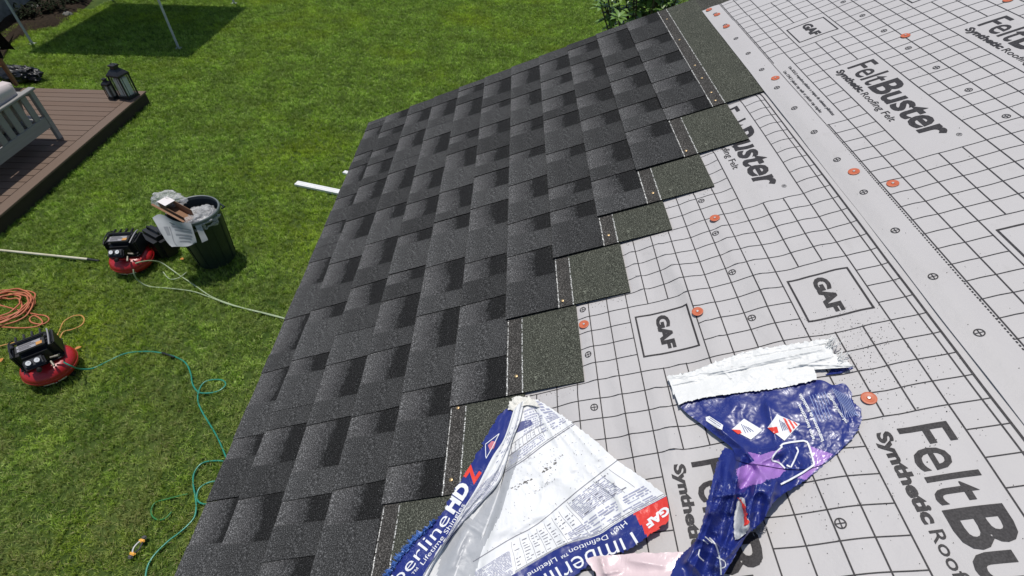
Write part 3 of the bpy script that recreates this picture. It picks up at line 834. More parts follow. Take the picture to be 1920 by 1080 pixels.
for i in range(ns):
    mlx = Matrix.Translation((-0.002, -0.175 - 0.150 * i, 0))
    if i == 0: slo.matrix_local = mlx
    else: link('slat', slo.data, sofa, mlx)
mb = MB(); mb.box((-SD / 2 - 0.01, -SL / 2, 0.315), (SD - 0.08, SL - 0.06, 0.02)); mb.build('seat', M['greywood'], sofa)
mt = noisy('cushion_cloth', (0.55, 0.47, 0.45), (0.60, 0.53, 0.51), 90, 0.9, 0.2, 0.25, 300); M['cushion'] = mt
def cushion(loc, d, rot, lab, name='cushion'):
    bm = bmesh.new(); bmesh.ops.create_cube(bm, size=1); bmesh.ops.subdivide_edges(bm, edges=list(bm.edges), cuts=9, use_grid_fill=True)
    for v in bm.verts:
        x, y, z = v.co * 2
        k1 = (1 - abs(x) ** 4) * (1 - abs(z) ** 4); k2 = (1 - abs(z) ** 4) * (1 - abs(y) ** 4)
        rr = max(abs(x), abs(z)); f = 1 - 0.10 * (abs(x * z) ** 1.5)
        v.co = Vector((x * f * d[0] / 2, y * d[1] / 2 * (0.45 + 0.55 * ((1 - x ** 4) * (1 - z ** 4)) ** 0.35 if abs(x) < 1 and abs(z) < 1 else 0.45), z * f * d[2] / 2))
        v.co += Vector((0, 1, 0)) * 0.006 * n3(x * 3, y * 3, z * 3)
    me = bpy.data.meshes.new(name); bm.to_mesh(me); bm.free(); me.materials.append(M['cushion'])
    me.polygons.foreach_set('use_smooth', [True] * len(me.polygons))
    o_ = link(name, me); o_.location = loc; o_.rotation_euler = rot; tag(o_, lab, 'cushion', 'cushions on the grey sofa'); return o_
cushion((SX - 0.15, SY - 0.42, DZ + 0.60), (0.62, 0.20, 0.52), (0.22, 0, R(90)), 'pinkish white back cushion behind the far end of the sofa rail')
cushion((SX - 0.15, SY - 1.20, DZ + 0.58), (0.62, 0.20, 0.52), (0.22, 0, R(90)), 'pinkish white back cushion towards the near end of the sofa')
cushion((SX - 0.48, SY - 0.95, DZ + 0.39), (0.60, 0.15, 1.6), (R(90), 0, 0), 'long pinkish white seat cushion lying on the sofa seat')
b_ = cushion((SX - 0.42, SY - 0.19, DZ + 0.62), (0.50, 0.24, 0.34), (R(60), 0, R(20)), 'small round pinkish pillow resting at the sofa corner', 'pillow')

# ------------------------------------------------------------------ wooden chair with black cloth
M['redwood'] = noisy('red_wood', (0.20, 0.09, 0.045), (0.30, 0.15, 0.07), 12, 0.55)
M['blackcloth'] = noisy('black_cloth', (0.006, 0.006, 0.007), (0.016, 0.016, 0.017), 30, 0.9, 0.15)
pc_ = G(-22, 176, DZ); ch = empty('wooden_chair', (pc_.x, pc_.y, DZ), R(12), 'reddish wooden garden chair at the left edge beyond the sofa', 'chair')
for sx in (-1, 1):
    for sy in (-1, 1):
        mb = MB(); mb.bbox((sx * 0.28, sy * 0.27, 0.22 if sy > 0 else 0.27), (0.045, 0.06, 0.44 if sy > 0 else 0.54), 0.004); mb.build('leg', M['redwood'], ch)
    mb = MB(); mb.bbox((sx * 0.30, 0.02, 0.555), (0.10, 0.66, 0.025), 0.006); mb.build('armrest', M['greywood'], ch)
for i in range(6):
    mb = MB(); mb.bbox((0, -0.22 + 0.088 * i, 0.33), (0.54, 0.078, 0.02), 0.003); mb.build('seat_slat', M['redwood'], ch)
for i in range(5):
    mb = MB(); mb.bbox((-0.2 + 0.1 * i, 0.34, 0.62), (0.085, 0.02, 0.62), 0.003, Matrix.Rotation(-0.25, 3, 'X')); mb.build('back_slat', M['redwood'], ch)
bm = bmesh.new(); bmesh.ops.create_grid(bm, x_segments=30, y_segments=30, size=0.5)
pq = G(4, 96, 0.75)
for v in bm.verts:
    x, y = v.co.x, v.co.y
    z = 0.94 - 1.1 * max(0, abs(y) - 0.05) - 0.10 * max(0, abs(x) - 0.3) + 0.02 * n3(x * 6, y * 6)
    v.co = Vector((x * 0.66, y * 0.35 + 0.02 * math.sin(x * 18), z))
me = bpy.data.meshes.new('black_blanket'); bm.to_mesh(me); bm.free(); me.materials.append(M['blackcloth'])
me.polygons.foreach_set('use_smooth', [True] * len(me.polygons))
bk = link('black_blanket', me); bk.location = (pc_.x - 0.05, pc_.y + 0.42, DZ); bk.rotation_euler = (0, 0, R(10)); tag(bk, 'black blanket hanging over the back of the reddish wooden chair', 'blanket')

# crumpled black bag beyond the deck
M['blackplastic'] = noisy('black_plastic', (0.006, 0.006, 0.007), (0.010, 0.010, 0.012), 8, 0.38, 0.35, 0.3, 22)
M['greyprint'] = mat('grey_print', (0.08, 0.08, 0.08), 0.7, 0.2)
bc = G(44, 152); bag = empty('crumpled_bag', bc, R(-8), 'crumpled black plastic bag with grey print lying on grass behind the deck', 'bag')
bm = bmesh.new(); bmesh.ops.create_icosphere(bm, subdivisions=5, radius=1)
for v in bm.verts:
    c0 = v.co.copy(); f = 1 + 0.30 * n3(c0.x * 2.2, c0.y * 2.2, c0.z * 2.2) + 0.14 * abs(n3(c0.x * 5, c0.y * 5, c0.z * 5)) * 2
    v.co = Vector((c0.x * 0.34 * f, c0.y * 0.17 * f, max(0.0, 0.10 + c0.z * 0.14 * f)))
me = bpy.data.meshes.new('bag_body'); bm.faces.ensure_lookup_table()
for f in bm.faces:
    ce = f.calc_center_median(); q = (ce.x / 0.34, ce.y / 0.17)
    if f.normal.z > 0.5 and n3(ce.x * 20, ce.y * 20) > -0.05 and ((abs(q[0] + 0.05 - q[1] * 0.3) < 0.10 and abs(q[1]) < 0.7) or (abs(q[0] - 0.28 + q[1] * 0.4) < 0.08 and -0.5 < q[1] < 0.5) or (-0.5 < q[0] < 0.2 and abs(q[1] - 0.35) < 0.12)): f.material_index = 1
    f.smooth = True
bm.to_mesh(me); bm.free(); me.materials.append(M['blackplastic']); me.materials.append(M['greyprint']); link('bag_body', me, bag)
mb = MB(); mb.tube(catmull([(0.30, 0.02, 0.12), (0.36, 0.0, 0.17), (0.40, -0.02, 0.13), (0.41, -0.03, 0.07)], 5), 0.008, 6); mb.build('drawstring', M['greyprint'], bag, None, True)

# ------------------------------------------------------------------ lanterns
M['blackmetal'] = noisy('black_metal', (0.010, 0.010, 0.011), (0.018, 0.018, 0.020), 25, 0.45, 0.5)
M['candle'] = noisy('candle_wax', (0.52, 0.53, 0.48), (0.60, 0.61, 0.56), 9, 0.5)
mt = mat('lantern_glass', (0.9, 0.95, 0.95), 0.05, 0.5, Alpha=0.05); M['lglass'] = mt
def lantern(px, py, w_, hb, rz, lab):
    p = G(px, py, DZ); t = empty('lantern', (p.x, p.y, DZ), rz, lab, 'lantern', 'black candle lanterns on the deck corner')
    mb = MB(); mb.bbox((0, 0, 0.018), (w_, w_, 0.036), 0.004); mb.bbox((0, 0, 0.006), (w_ * 1.08, w_ * 1.08, 0.012), 0.002); mb.build('base', M['blackmetal'], t)
    pw = w_ * 0.09
    for sx in (-1, 1):
        for sy in (-1, 1):
            mb = MB(); mb.box((sx * (w_ / 2 - pw / 2), sy * (w_ / 2 - pw / 2), hb / 2 + 0.018), (pw, pw, hb - 0.036)); mb.build('corner_post', M['blackmetal'], t)
    mb = MB(); mb.bbox((0, 0, hb + 0.010), (w_ * 1.06, w_ * 1.06, 0.03), 0.004); mb.build('top_plate', M['blackmetal'], t)
    for q in range(4):
        rot = Matrix.Rotation(q * math.pi / 2, 4, 'Z'); mb = MB()
        mb.box((0, w_ / 2 - 0.012, hb / 2), (w_ - pw * 2, 0.003, hb - 0.03)); mb.build('pane', M['lglass'], t, rot)
        mb = MB(); mb.box((w_ * 0.24, w_ / 2 - 0.006, hb / 2), (0.006, 0.006, hb - 0.03)); mb.box((-w_ * 0.24, w_ / 2 - 0.006, hb / 2), (0.006, 0.006, hb - 0.03)); mb.build('glazing_bar', M['blackmetal'], t, rot)
    z0 = hb + 0.025; a = w_ * 0.50; b2 = w_ * 0.24; hr = w_ * 0.32
    mb = MB(); mb.add([(-a, -a, z0), (a, -a, z0), (a, a, z0), (-a, a, z0), (-b2, -b2, z0 + hr), (b2, -b2, z0 + hr), (b2, b2, z0 + hr), (-b2, b2, z0 + hr)], [(0, 1, 5, 4), (1, 2, 6, 5), (2, 3, 7, 6), (3, 0, 4, 7), (4, 5, 6, 7), (3, 2, 1, 0)])
    mb.build('roof', M['blackmetal'], t)
    mb = MB(); mb.bbox((0, 0, z0 + hr + w_ * 0.11), (b2 * 1.7, b2 * 1.7, w_ * 0.24), 0.003); mb.bbox((0, 0, z0 + hr + w_ * 0.25), (b2 * 2.2, b2 * 2.2, 0.02), 0.003); mb.build('chimney', M['blackmetal'], t)
    mb = MB(); mb.tube([(0.05 * math.cos(x) * w_ * 4, 0, z0 + hr + w_ * 0.27 + 0.05 * math.sin(x) * w_ * 3) for x in [i * math.pi / 10 for i in range(11)]], 0.004, 6); mb.build('handle', M['blackmetal'], t)
    mb = MB(); rc = w_ * 0.36; mb.bbox((0, 0, hb * 0.43 + 0.02), (w_ * 0.66, w_ * 0.66, hb * 0.80), w_ * 0.05); mb.build('candle', M['candle'], t, None, True)
lantern(242, 181, 0.205, 0.34, R(-14), 'larger black lantern with a thick pale candle on the deck corner')
lantern(214, 184, 0.105, 0.21, R(-8), 'smaller black lantern beside the larger one on the deck')

# ------------------------------------------------------------------ rubbish bin
M['bin'] = noisy('bin_plastic', (0.012, 0.022, 0.017), (0.017, 0.030, 0.023), 14, 0.42, 0.45)
M['bin_rim'] = noisy('bin_rim', (0.10, 0.12, 0.12), (0.16, 0.18, 0.18), 10, 0.5, 0.4)
M['bin_in'] = mat('bin_inside', (0.045, 0.055, 0.062), 0.6, 0.3)
BX, BY = -3.225, 4.25; BHt = 0.67; RT = 0.242; RB = 0.195
bn = empty('rubbish_bin', (BX, BY, 0), 0, 'tall dark green round rubbish bin overflowing with packaging', 'bin')
prof = [(0.001, 0.012), (RB - 0.01, 0.012), (RB, 0.022)]
for i in range(1, 13): prof.append((RB + (RT - RB) * i / 12, 0.022 + (BHt - 0.03) * i / 12))
mb = MB(); mb.lathe(prof, 48)
for i in range(12):
    a = i * math.pi / 6
    mb.box((math.cos(a) * (RB + RT) / 2 * 0.992, math.sin(a) * (RB + RT) / 2 * 0.992, 0.31), (0.010, 0.024, 0.5), Matrix.Rotation(a, 3, 'Z') @ Matrix.Rotation(0.063, 3, 'Y'))
mb.build('body', M['bin'], bn, None, True)
mb = MB(); mb.lathe([(RT - 0.004, BHt - 0.02), (RB - 0.01, 0.03), (0.001, 0.03)], 48); mb.build('inner_wall', M['bin_in'], bn, None, True)
mb = MB(); mb.lathe([(RT - 0.005, BHt - 0.03), (RT - 0.004, BHt + 0.004), (RT + 0.006, BHt + 0.008), (RT + 0.012, BHt), (RT + 0.010, BHt - 0.028), (RT - 0.002, BHt - 0.03)], 56); mb.build('rim', M['bin_rim'], bn, None, True)
for s in (0.9, 0.9 + math.pi):
    mb = MB(); q = Matrix.Rotation(s, 3, 'Z'); mb.tube([q @ Vector(v) for v in ((RT, -0.06, BHt - 0.09), (RT + 0.035, -0.055, BHt - 0.09), (RT + 0.035, 0.055, BHt - 0.09), (RT, 0.06, BHt - 0.09))], 0.010, 8); mb.build('handle', M['bin'], bn, None, True)
# clear plastic, cardboard and paper in the bin
def clear_plastic():
    mt = mat('clear_plastic', (0.78, 0.77, 0.76), 0.18, 0.6); k = NT(mt); o = k.obj()
    f = k.noise(o, 14, 5, 0.7, 1.2); k.bump(f, 1.0, 0.02)
    k.l(k.ramp(f, [(0.35, 0.22), (0.55, 0.48), (0.8, 0.85)]), k.b.inputs['Alpha'])
    return mt
M['clear'] = clear_plastic()
M['cardboard'] = noisy('cardboard', (0.20, 0.10, 0.05), (0.26, 0.14, 0.08), 12, 0.8)
M['whitecard'] = noisy('white_card', (0.72, 0.66, 0.64), (0.78, 0.73, 0.71), 8, 0.6)
M['paper'] = noisy('grey_paper', (0.36, 0.37, 0.37), (0.46, 0.47, 0.47), 7, 0.7)
M['paper_print'] = mat('paper_print', (0.24, 0.25, 0.26), 0.7, 0.2)
def crumple_blob(name, loc, d, seed, lab, cat, m_, parts=5, flat=0.0, amp=0.35):
    bm = bmesh.new(); bmesh.ops.create_icosphere(bm, subdivisions=parts, radius=1)
    for v in bm.verts:
        c0 = v.co.copy()
        f = 1 + amp * n3(c0.x * 1.8 + seed, c0.y * 1.8, c0.z * 1.8) + amp * 0.7 * abs(n3(c0.x * 4.5, c0.y * 4.5 + seed, c0.z * 4.5)) + amp * 0.35 * abs(n3(c0.x * 11, c0.y * 11 + seed, c0.z * 11))
        v.co = Vector((c0.x * d[0] * f, c0.y * d[1] * f, c0.z * d[2] * f))
    me = bpy.data.meshes.new(name); bm.to_mesh(me); bm.free(); me.materials.append(m_)
    me.polygons.foreach_set('use_smooth', [True] * len(me.polygons))
    o_ = link(name, me); o_.location = loc; tag(o_, lab, cat); return o_
crumple_blob('plastic_wrap', (BX + 0.075, BY - 0.045, BHt - 0.07), (0.155, 0.155, 0.075), 3.1, 'crumpled clear plastic wrap inside the rubbish bin', 'plastic wrap', M['clear'])
crumple_blob('plastic_wrap', (BX - 0.27, BY + 0.10, BHt + 0.05), (0.155, 0.085, 0.075), 8.4, 'puffy clear plastic wrap hanging over the left bin rim', 'plastic wrap', M['clear'])
bx = empty('cardboard_box', (BX - 0.15, BY - 0.04, BHt + 0.035), R(-28), 'open cardboard carton with white end lying across the bin', 'carton')
q = Matrix.Rotation(0.10, 3, 'Y')
mb = MB(); mb.box((0.03, 0, -0.045), (0.34, 0.10, 0.004), q); mb.box((0.03, 0.05, 0), (0.34, 0.004, 0.095), q); mb.box((0.03, -0.05, -0.012), (0.34, 0.004, 0.07), q); mb.build('carton_wall', M['cardboard'], bx)
mb = MB(); mb.box((-0.145, 0, 0.016), (0.004, 0.108, 0.095), q); mb.box((-0.085, 0, 0.066), (0.115, 0.110, 0.003), q); mb.build('carton_end', M['whitecard'], bx)
mb = MB(); mb.box((0.02, -0.085, 0.012), (0.46, 0.022, 0.003), q); mb.build('carton_flap', M['cardboard'], bx)
def sheet(name, px_poly_rows, z_rows, nx, m_, lab, cat, thick=0.0, prints=None, group=None):
    """draped sheet: rows of photo points with a height for each"""
    rows = []
    for r_, zr_ in zip(px_poly_rows, z_rows):
        pr = [G(p[0], p[1], z) for p, z in zip(r_, zr_)]
        rows.append(catmull(pr, max(1, nx // (len(pr) - 1))))
    n_ = min(len(r_) for r_ in rows); rows = [r_[:n_] for r_ in rows]
    fine = []
    cols = [catmull([r_[i] for r_ in rows], 8) for i in range(n_)]
    H_ = len(cols[0]); vs = []
    org = cols[0][0].copy()
    for j in range(H_):
        for i in range(n_):
            p = cols[i][j]; vs.append(p - org + Vector((0.004 * n3(p.x * 18, p.y * 18, p.z * 18), 0, 0.004 * n3(p.x * 14, p.y * 14, p.z * 14 + 5))))
    fs = [(j * n_ + i, j * n_ + i + 1, (j + 1) * n_ + i + 1, (j + 1) * n_ + i) for j in range(H_ - 1) for i in range(n_ - 1)]
    t = empty(name, org, 0, lab, cat, group)
    mb = MB(); mb.add(vs, fs); mb.build('sheet', m_, t, None, 'all')
    if prints:
        mb = MB()
        for (u0, u1, v0, v1) in prints:
            i0, i1 = int(u0 * (n_ - 1)), max(int(u0 * (n_ - 1)) + 1, int(u1 * (n_ - 1))); j0, j1 = int(v0 * (H_ - 1)), max(int(v0 * (H_ - 1)) + 1, int(v1 * (H_ - 1)))
            i1 = min(i1, n_ - 1); j1 = min(j1, H_ - 1)
            for j in range(j0, j1):
                for i in range(i0, i1):
                    q4 = [Vector(vs[j * n_ + i]), Vector(vs[j * n_ + i + 1]), Vector(vs[(j + 1) * n_ + i + 1]), Vector(vs[(j + 1) * n_ + i])]
                    nn = (q4[1] - q4[0]).cross(q4[3] - q4[0]).normalized()
                    if nn.dot(CAM - org) < 0: nn = -nn
                    mb.add([v + nn * 0.002 for v in q4], [(0, 1, 2, 3)])
        mb.build('print', M['paper_print'], t)['kind'] = 'stuff'
    return t
sheet('instruction_sheet', [[(286, 408), (302, 402), (330, 415), (358, 419)], [(298, 430), (318, 428), (345, 432), (364, 436)], [(312, 452), (325, 452), (350, 452), (369, 454)], [(322, 463), (333, 462), (352, 462), (369, 454)]],
      [[.70, .72, .72, .70], [.62, .62, .63, .62], [.53, .53, .53, .53], [.49, .49, .49, .52]], 36, M['paper'], 'large folded grey printed sheet hanging out of the bin', 'paper sheet', 0,
      [(0.42, 0.90, 0.25, 0.29), (0.45, 0.9, 0.36, 0.40), (0.45, 0.88, 0.47, 0.50), (0.2, 0.33, 0.3, 0.5), (0.35, 0.38, 0.30, 0.95), (0.5, 0.85, 0.58, 0.61), (0.5, 0.8, 0.68, 0.71)])
sheet('paper_strip', [[(364, 420), (374, 417)], [(371, 436), (382, 432)], [(379, 455), (390, 450)]], [[.66, .66], [.58, .58], [.49, .49]], 6, M['paper'], 'narrow grey paper strip hanging over the near side of the bin', 'paper strip', 0)

# ------------------------------------------------------------------ black tool bag behind the bin
p = G(312, 470); tb = empty('tool_box', (p.x + 0.01, p.y - 0.03, 0), R(-30), 'black plastic tool box with yellow lettering behind the bin', 'tool box')
mb = MB(); mb.bbox((0, 0, 0.15), (0.36, 0.22, 0.31), 0.05, None, 0, 0.95); mb.build('body', mat('tool_black', (0.010, 0.011, 0.014), 0.45, 0.4), tb, None, True)
mb = MB(); mb.tube(catmull([(-0.09, 0, 0.29), (-0.08, 0, 0.335), (0.08, 0, 0.335), (0.09, 0, 0.29)], 6), 0.012, 8); mb.build('handle', M['blackmetal'], tb, None, True)
M['yellow'] = mat('yellow_print', (0.40, 0.23, 0.03), 0.5, 0.3)
mb = MB()
bm0 = text_tris('Mak', 0.03); vs, fs = fine_mesh(bm0, lambda x, y: (x * 0.10 - 0.12, y * 0.095 + 0.135), 0.05)
mb.add([(x, -0.113 + (z - 0.15) * 0.04, z) for x, z in vs], fs); mb.build('yellow_mark', M['yellow'], tb)

# ------------------------------------------------------------------ compressors
mt = mat('red_enamel', (0.40, 0.010, 0.014), 0.40, 0.5, Coat_Weight=0.2, Coat_Roughness=0.3); M['red'] = mt
M['shroud'] = noisy('shroud_black', (0.012, 0.012, 0.014), (0.020, 0.020, 0.023), 40, 0.42, 0.45)
M['lab_grey'] = mat('label_grey', (0.30, 0.29, 0.30), 0.4, 0.4); M['lab_or'] = mat('label_orange', (0.55, 0.27, 0.07), 0.45, 0.4); M['lab_dk'] = mat('label_dark', (0.03, 0.03, 0.03), 0.5, 0.3)
M['dial'] = mat('dial_white', (0.80, 0.80, 0.80), 0.3, 0.5); M['white_ink'] = mat('white_ink', (0.75, 0.73, 0.72), 0.5, 0.3)
def compressor(loc, rz, lab):
    t = empty('air_compressor', loc, rz, lab, 'air compressor', 'pancake air compressors on the lawn')
    # pancake tank; its front is -Y
    prof = [(0.001, 0.045), (0.13, 0.045), (0.175, 0.060), (0.200, 0.090), (0.208, 0.125), (0.203, 0.158), (0.185, 0.185), (0.15, 0.203), (0.10, 0.210), (0.001, 0.210)]
    mb = MB(); mb.lathe(prof, 48); tk = mb.build('tank', M['red'], t, None, 'all')
    mb = MB(); mb.lathe([(0.2075, 0.1235), (0.2105, 0.1255), (0.2075, 0.1275)], 48); mb.build('weld_seam', M['red'], tk, None, True)
    for a in (0.8, 2.35, 3.93, 5.5):
        mb = MB(); mb.lathe([(0.001, 0), (0.022, 0), (0.026, 0.012), (0.018, 0.055), (0.001, 0.06)], 12, (math.cos(a) * 0.145, math.sin(a) * 0.145, 0)); mb.build('rubber_foot', M['blackmetal'], t, None, True)
    # shroud: rounded body leaning over the back half
    mb = MB(); mb.bbox((0, 0.045, 0.300), (0.300, 0.250, 0.200), 0.048, None, 0, 0.90)
    mb.bbox((0, 0.045, 0.222), (0.315, 0.265, 0.05), 0.02); mb.build('shroud', M['shroud'], t, None, True)
    for s in (-1, 1):   # side cowls with curved ribs
        mb = MB(); mb.bbox((s * 0.142, 0.05, 0.30), (0.028, 0.19, 0.17), 0.012); mb.build('side_cowl', M['shroud'], t, None, True)
        mb = MB(); mb.tube(catmull([(s * 0.125, -0.07, 0.395), (s * 0.135, 0.0, 0.412), (s * 0.135, 0.10, 0.412), (s * 0.12, 0.155, 0.385)], 6), 0.006, 8); mb.build('trim_rib', M['lab_grey'] if s > 0 else M['shroud'], t, None, True)
    # vents at the back top
    for i in range(4):
        mb = MB(); mb.bbox((-0.085 + 0.057 * i, 0.125, 0.407), (0.014, 0.065, 0.022), 0.004); mb.build('vent_rib', M['blackmetal'], t)
    # carrying handle across the top
    mb = MB(); mb.bbox((0, 0.068, 0.418), (0.245, 0.022, 0.022), 0.007)
    for s in (-1, 1): mb.bbox((s * 0.115, 0.055, 0.405), (0.022, 0.06, 0.03), 0.006)
    mb.build('carry_handle', M['shroud'], t, None, True)
    # recessed label panel
    mb = MB(); mb.bbox((0, -0.005, 0.402), (0.205, 0.095, 0.012), 0.004); mb.build('label_panel', M['lab_dk'], t)
    lb = MB(); lb.box((-0.006, 0.014, 0.4095), (0.165, 0.032, 0.002)); lb.box((-0.022, -0.027, 0.4095), (0.130, 0.034, 0.002)); ob = lb.build('label', M['lab_grey'], t)
    lb = MB(); lb.box((0.066, -0.022, 0.4112), (0.042, 0.036, 0.002)); lb.build('orange_mark', M['lab_or'], t)
    lb = MB()
    for (x, y, w_) in ((-0.03, 0.020, 0.09), (-0.02, 0.009, 0.11), (-0.035, -0.020, 0.07), (-0.03, -0.032, 0.08)): lb.box((x, y, 0.4110), (w_, 0.005, 0.0012))
    lb.build('label_text', M['lab_dk'], t)
    # control panel sloping to the front
    q = Matrix.Rotation(R(38), 3, 'X')
    mb = MB(); mb.bbox((-0.025, -0.118, 0.305), (0.150, 0.020, 0.0) if False else (0.150, 0.085, 0.040), 0.012, q); mb.build('control_panel', M['shroud'], t, None, True)
    mb = MB(); mb.bbox((-0.025, -0.128, 0.327), (0.128, 0.060, 0.006), 0.003, q); mb.build('panel_plate', mat('plate_grey', (0.07, 0.07, 0.075), 0.45, 0.4) if 'plate' not in M else M['plate'], t)
    for s in (-1, 1):
        cpos = Vector((-0.025 + s * 0.030, -0.130, 0.331)); ml = Matrix.Translation(cpos) @ q.to_4x4()
        mb = MB(); mb.lathe([(0.001, 0.0), (0.0235, 0.0), (0.0235, 0.012), (0.020, 0.013)], 22); g_ = mb.build('gauge', M['blackmetal'], t, ml, True)
        mb = MB(); mb.lathe([(0.0001, 0.0125), (0.0200, 0.0120)], 22); mb.build('dial', M['dial'], g_)
        mb = MB(); mb.box((0.004, 0.003, 0.0138), (0.014, 0.0016, 0.001), Matrix.Rotation(0.7 * s + 0.5, 3, 'Z')); mb.build('needle', M['lab_dk'], g_)
    mb = MB(); mb.lathe([(0.001, 0.03), (0.017, 0.028), (0.020, 0.0), (0.001, 0.0)], 14); mb.build('regulator_knob', M['blackmetal'], t, Matrix.Translation((-0.02, -0.165, 0.262)) @ Matrix.Rotation(R(75), 4, 'X'), True)
    for (a, b) in (((0.075, -0.105, 0.285), (0.135, -0.125, 0.290)), ((0.065, -0.125, 0.262), (0.075, -0.178, 0.245))):
        mb = MB(); mb.tube([a, Vector(a).lerp(Vector(b), 0.5), Vector(a).lerp(Vector(b), 0.52), b], [0.008, 0.008, 0.0105, 0.0095], 10); mb.build('coupling', M['coupling'], t, None, True)
    # band of lettering on the tank front
    mb = MB()
    for s, a0_, a1_ in (('PORTER', -1.98, -1.58), ('CABLE', -1.46, -1.12)):
        bm0 = text_tris(s, 0.05); xs = [v.co.x for v in bm0.verts]; x0_, x1_ = min(xs), max(xs)
        vs, fs = fine_mesh(bm0, lambda x, y: (a0_ + (x - x0_) / (x1_ - x0_) * (a1_ - a0_), y * 0.026 + 0.078), 0.05)
        rr = lambda z: 0.2085 if z > 0.10 else 0.2085 - (0.105 - z) * 0.45
        mb.add([(rr(z) * math.cos(a), rr(z) * math.sin(a), z) for a, z in vs], fs)
    mb.box((0.2095 * math.cos(-1.52), 0.2095 * math.sin(-1.52), 0.09), (0.006, 0.002, 0.008))
    mb.build('lettering', M['white_ink'], tk)
    return t
M['coupling'] = mat('coupling_brass', (0.30, 0.27, 0.22), 0.5, 0.4, 0.3)
M['plate'] = mat('plate_grey', (0.07, 0.07, 0.075), 0.45, 0.4)
compressor((-4.02, 4.08, 0), R(8), 'red and black pancake compressor beside the rubbish bin')
compressor((-4.00, 2.68, 0), R(38), 'red and black pancake compressor with a teal hose, near the left edge')

# ------------------------------------------------------------------ hoses and cords
def cord(name, pxs, rad, m_, lab, cat, z=0.025, zs=None, group=None, n=10, seg=8, wob=0.004):
    P3 = [G(p[0], p[1], (p[2] if len(p) > 2 else z)) for p in pxs]; cc = catmull(P3, n)
    org = cc[0].copy(); mb = MB()
    pts_ = [q - org + Vector((0, 0, wob * n3(q.x * 6, q.y * 6))) for q in cc]
    mb.tube(pts_, rad, seg); o_ = mb.build(name, m_, None, None, 'all'); o_.location = org; tag(o_, lab, cat, group); return o_
M['hose_pale'] = noisy('hose_pale', (0.30, 0.37, 0.22), (0.38, 0.45, 0.29), 4, 0.4)
M['hose_teal'] = noisy('hose_teal', (0.012, 0.20, 0.135), (0.03, 0.27, 0.20), 4, 0.28, 0.5)
M['hose_green'] = noisy('hose_green', (0.015, 0.14, 0.03), (0.03, 0.19, 0.05), 4, 0.4)
M['cord_or'] = noisy('cord_orange', (0.42, 0.11, 0.05), (0.54, 0.18, 0.09), 6, 0.5)
M['cord_tan'] = noisy('cord_tan', (0.50, 0.24, 0.06), (0.56, 0.29, 0.09), 6, 0.5)
cord('air_hose', [(254, 494, .27), (264, 491, .27), (285, 489, .2), (305, 494, .1), (335, 515), (365, 535), (400, 558), (450, 576), (500, 589), (560, 606), (640, 640)], 0.0065, M['hose_pale'], 'pale green hose from the upper outlet of the compressor by the bin', 'hose')
cord('air_hose', [(250, 505, .25), (252, 515, .2), (260, 527, .1), (280, 537), (320, 541), (360, 546), (390, 556), (430, 571), (480, 583), (535, 597), (620, 625)], 0.0065, M['hose_pale'], 'pale green hose curving from the front outlet of the compressor by the bin', 'hose')
cord('air_hose', [(306, 510, .03), (318, 523, .03), (335, 521, .03), (350, 510, .03)], 0.0055, M['hose_pale'], 'short bend of pale hose on the grass left of the bin', 'hose')
cord('air_hose', [(119, 679, .25), (135, 687, .2), (152, 692, .08), (175, 690), (205, 676), (235, 663), (270, 659), (305, 662), (335, 672), (350, 683), (358, 702), (361, 720), (372, 735), (390, 737), (410, 733), (423, 722), (417, 713), (398, 712), (382, 718), (373, 733), (371, 750), (377, 768), (390, 790), (405, 815), (416, 838), (424, 857), (440, 890), (470, 900), (500, 880)], 0.0065, M['hose_teal'], 'long teal hose looping across the grass from the left compressor to the eave', 'hose')
cord('air_hose', [(480, 862), (428, 865), (405, 864), (380, 868), (365, 885), (362, 905), (366, 930), (368, 950), (364, 970), (352, 985), (335, 1000), (315, 1015), (290, 1040), (277, 1062), (272, 1090), (268, 1130)], 0.0065, M['hose_teal'], 'teal hose running down the lawn beside the roof edge to the bottom', 'hose')
cord('air_hose', [(430, 905), (410, 902), (392, 905), (375, 915), (369, 930), (372, 940), (382, 945), (400, 944), (430, 946)], 0.0065, M['hose_teal'], 'half loop of teal hose peeping out from under the eave', 'hose')
cord('garden_wire', [(352, 926), (335, 930), (312, 936), (292, 942), (284, 955), (286, 968), (298, 975), (312, 971), (322, 960)], 0.0060, M['hose_green'], 'loose loop of thin green hose half sunk in the grass', 'hose', 0.020)
mb = MB(); p0 = G(304, 661, .035); p1 = G(327, 670, .035); cc = catmull([p0, p0.lerp(p1, .5), p1], 4); mb.tube([q_ - p0 for q_ in cc], 0.0085, 8); o_ = mb.build('hose_coupler', M['blackmetal'], None, None, True); o_.location = p0; tag(o_, 'dark coupler joining two lengths of the teal hose', 'coupler')
# coil of orange cord
cc = []; rg = random.Random(4); ctr = G(12, 583)
for i in range(190):
    a = i / 190 * 2 * math.pi * 9.5; rr = 0.195 + 0.045 * math.sin(a * 0.37 + 1) + rg.uniform(-0.012, 0.012)
    cc.append(Vector((rr * math.cos(a) * 1.12 + 0.03 * math.sin(a * 0.13), rr * math.sin(a) * 1.0 + 0.04 * math.sin(a * 0.21), 0.030 + 0.0045 * (i / 20) + 0.006 * rg.random())))
tail = [Vector(G(x, y, .03)) - Vector((ctr.x, ctr.y, 0)) for x, y in ((60, 588), (85, 592), (92, 600), (80, 608), (60, 605), (56, 597), (66, 592), (80, 603), (70, 612), (40, 615), (0, 613), (-60, 610))]
mb = MB(); mb.tube(catmull(cc + tail, 3), 0.0072, 7); o_ = mb.build('extension_cord', M['cord_or'], None, None, 'all'); o_.location = (ctr.x, ctr.y, 0); tag(o_, 'coiled orange extension cord on the grass at the left edge', 'cord')
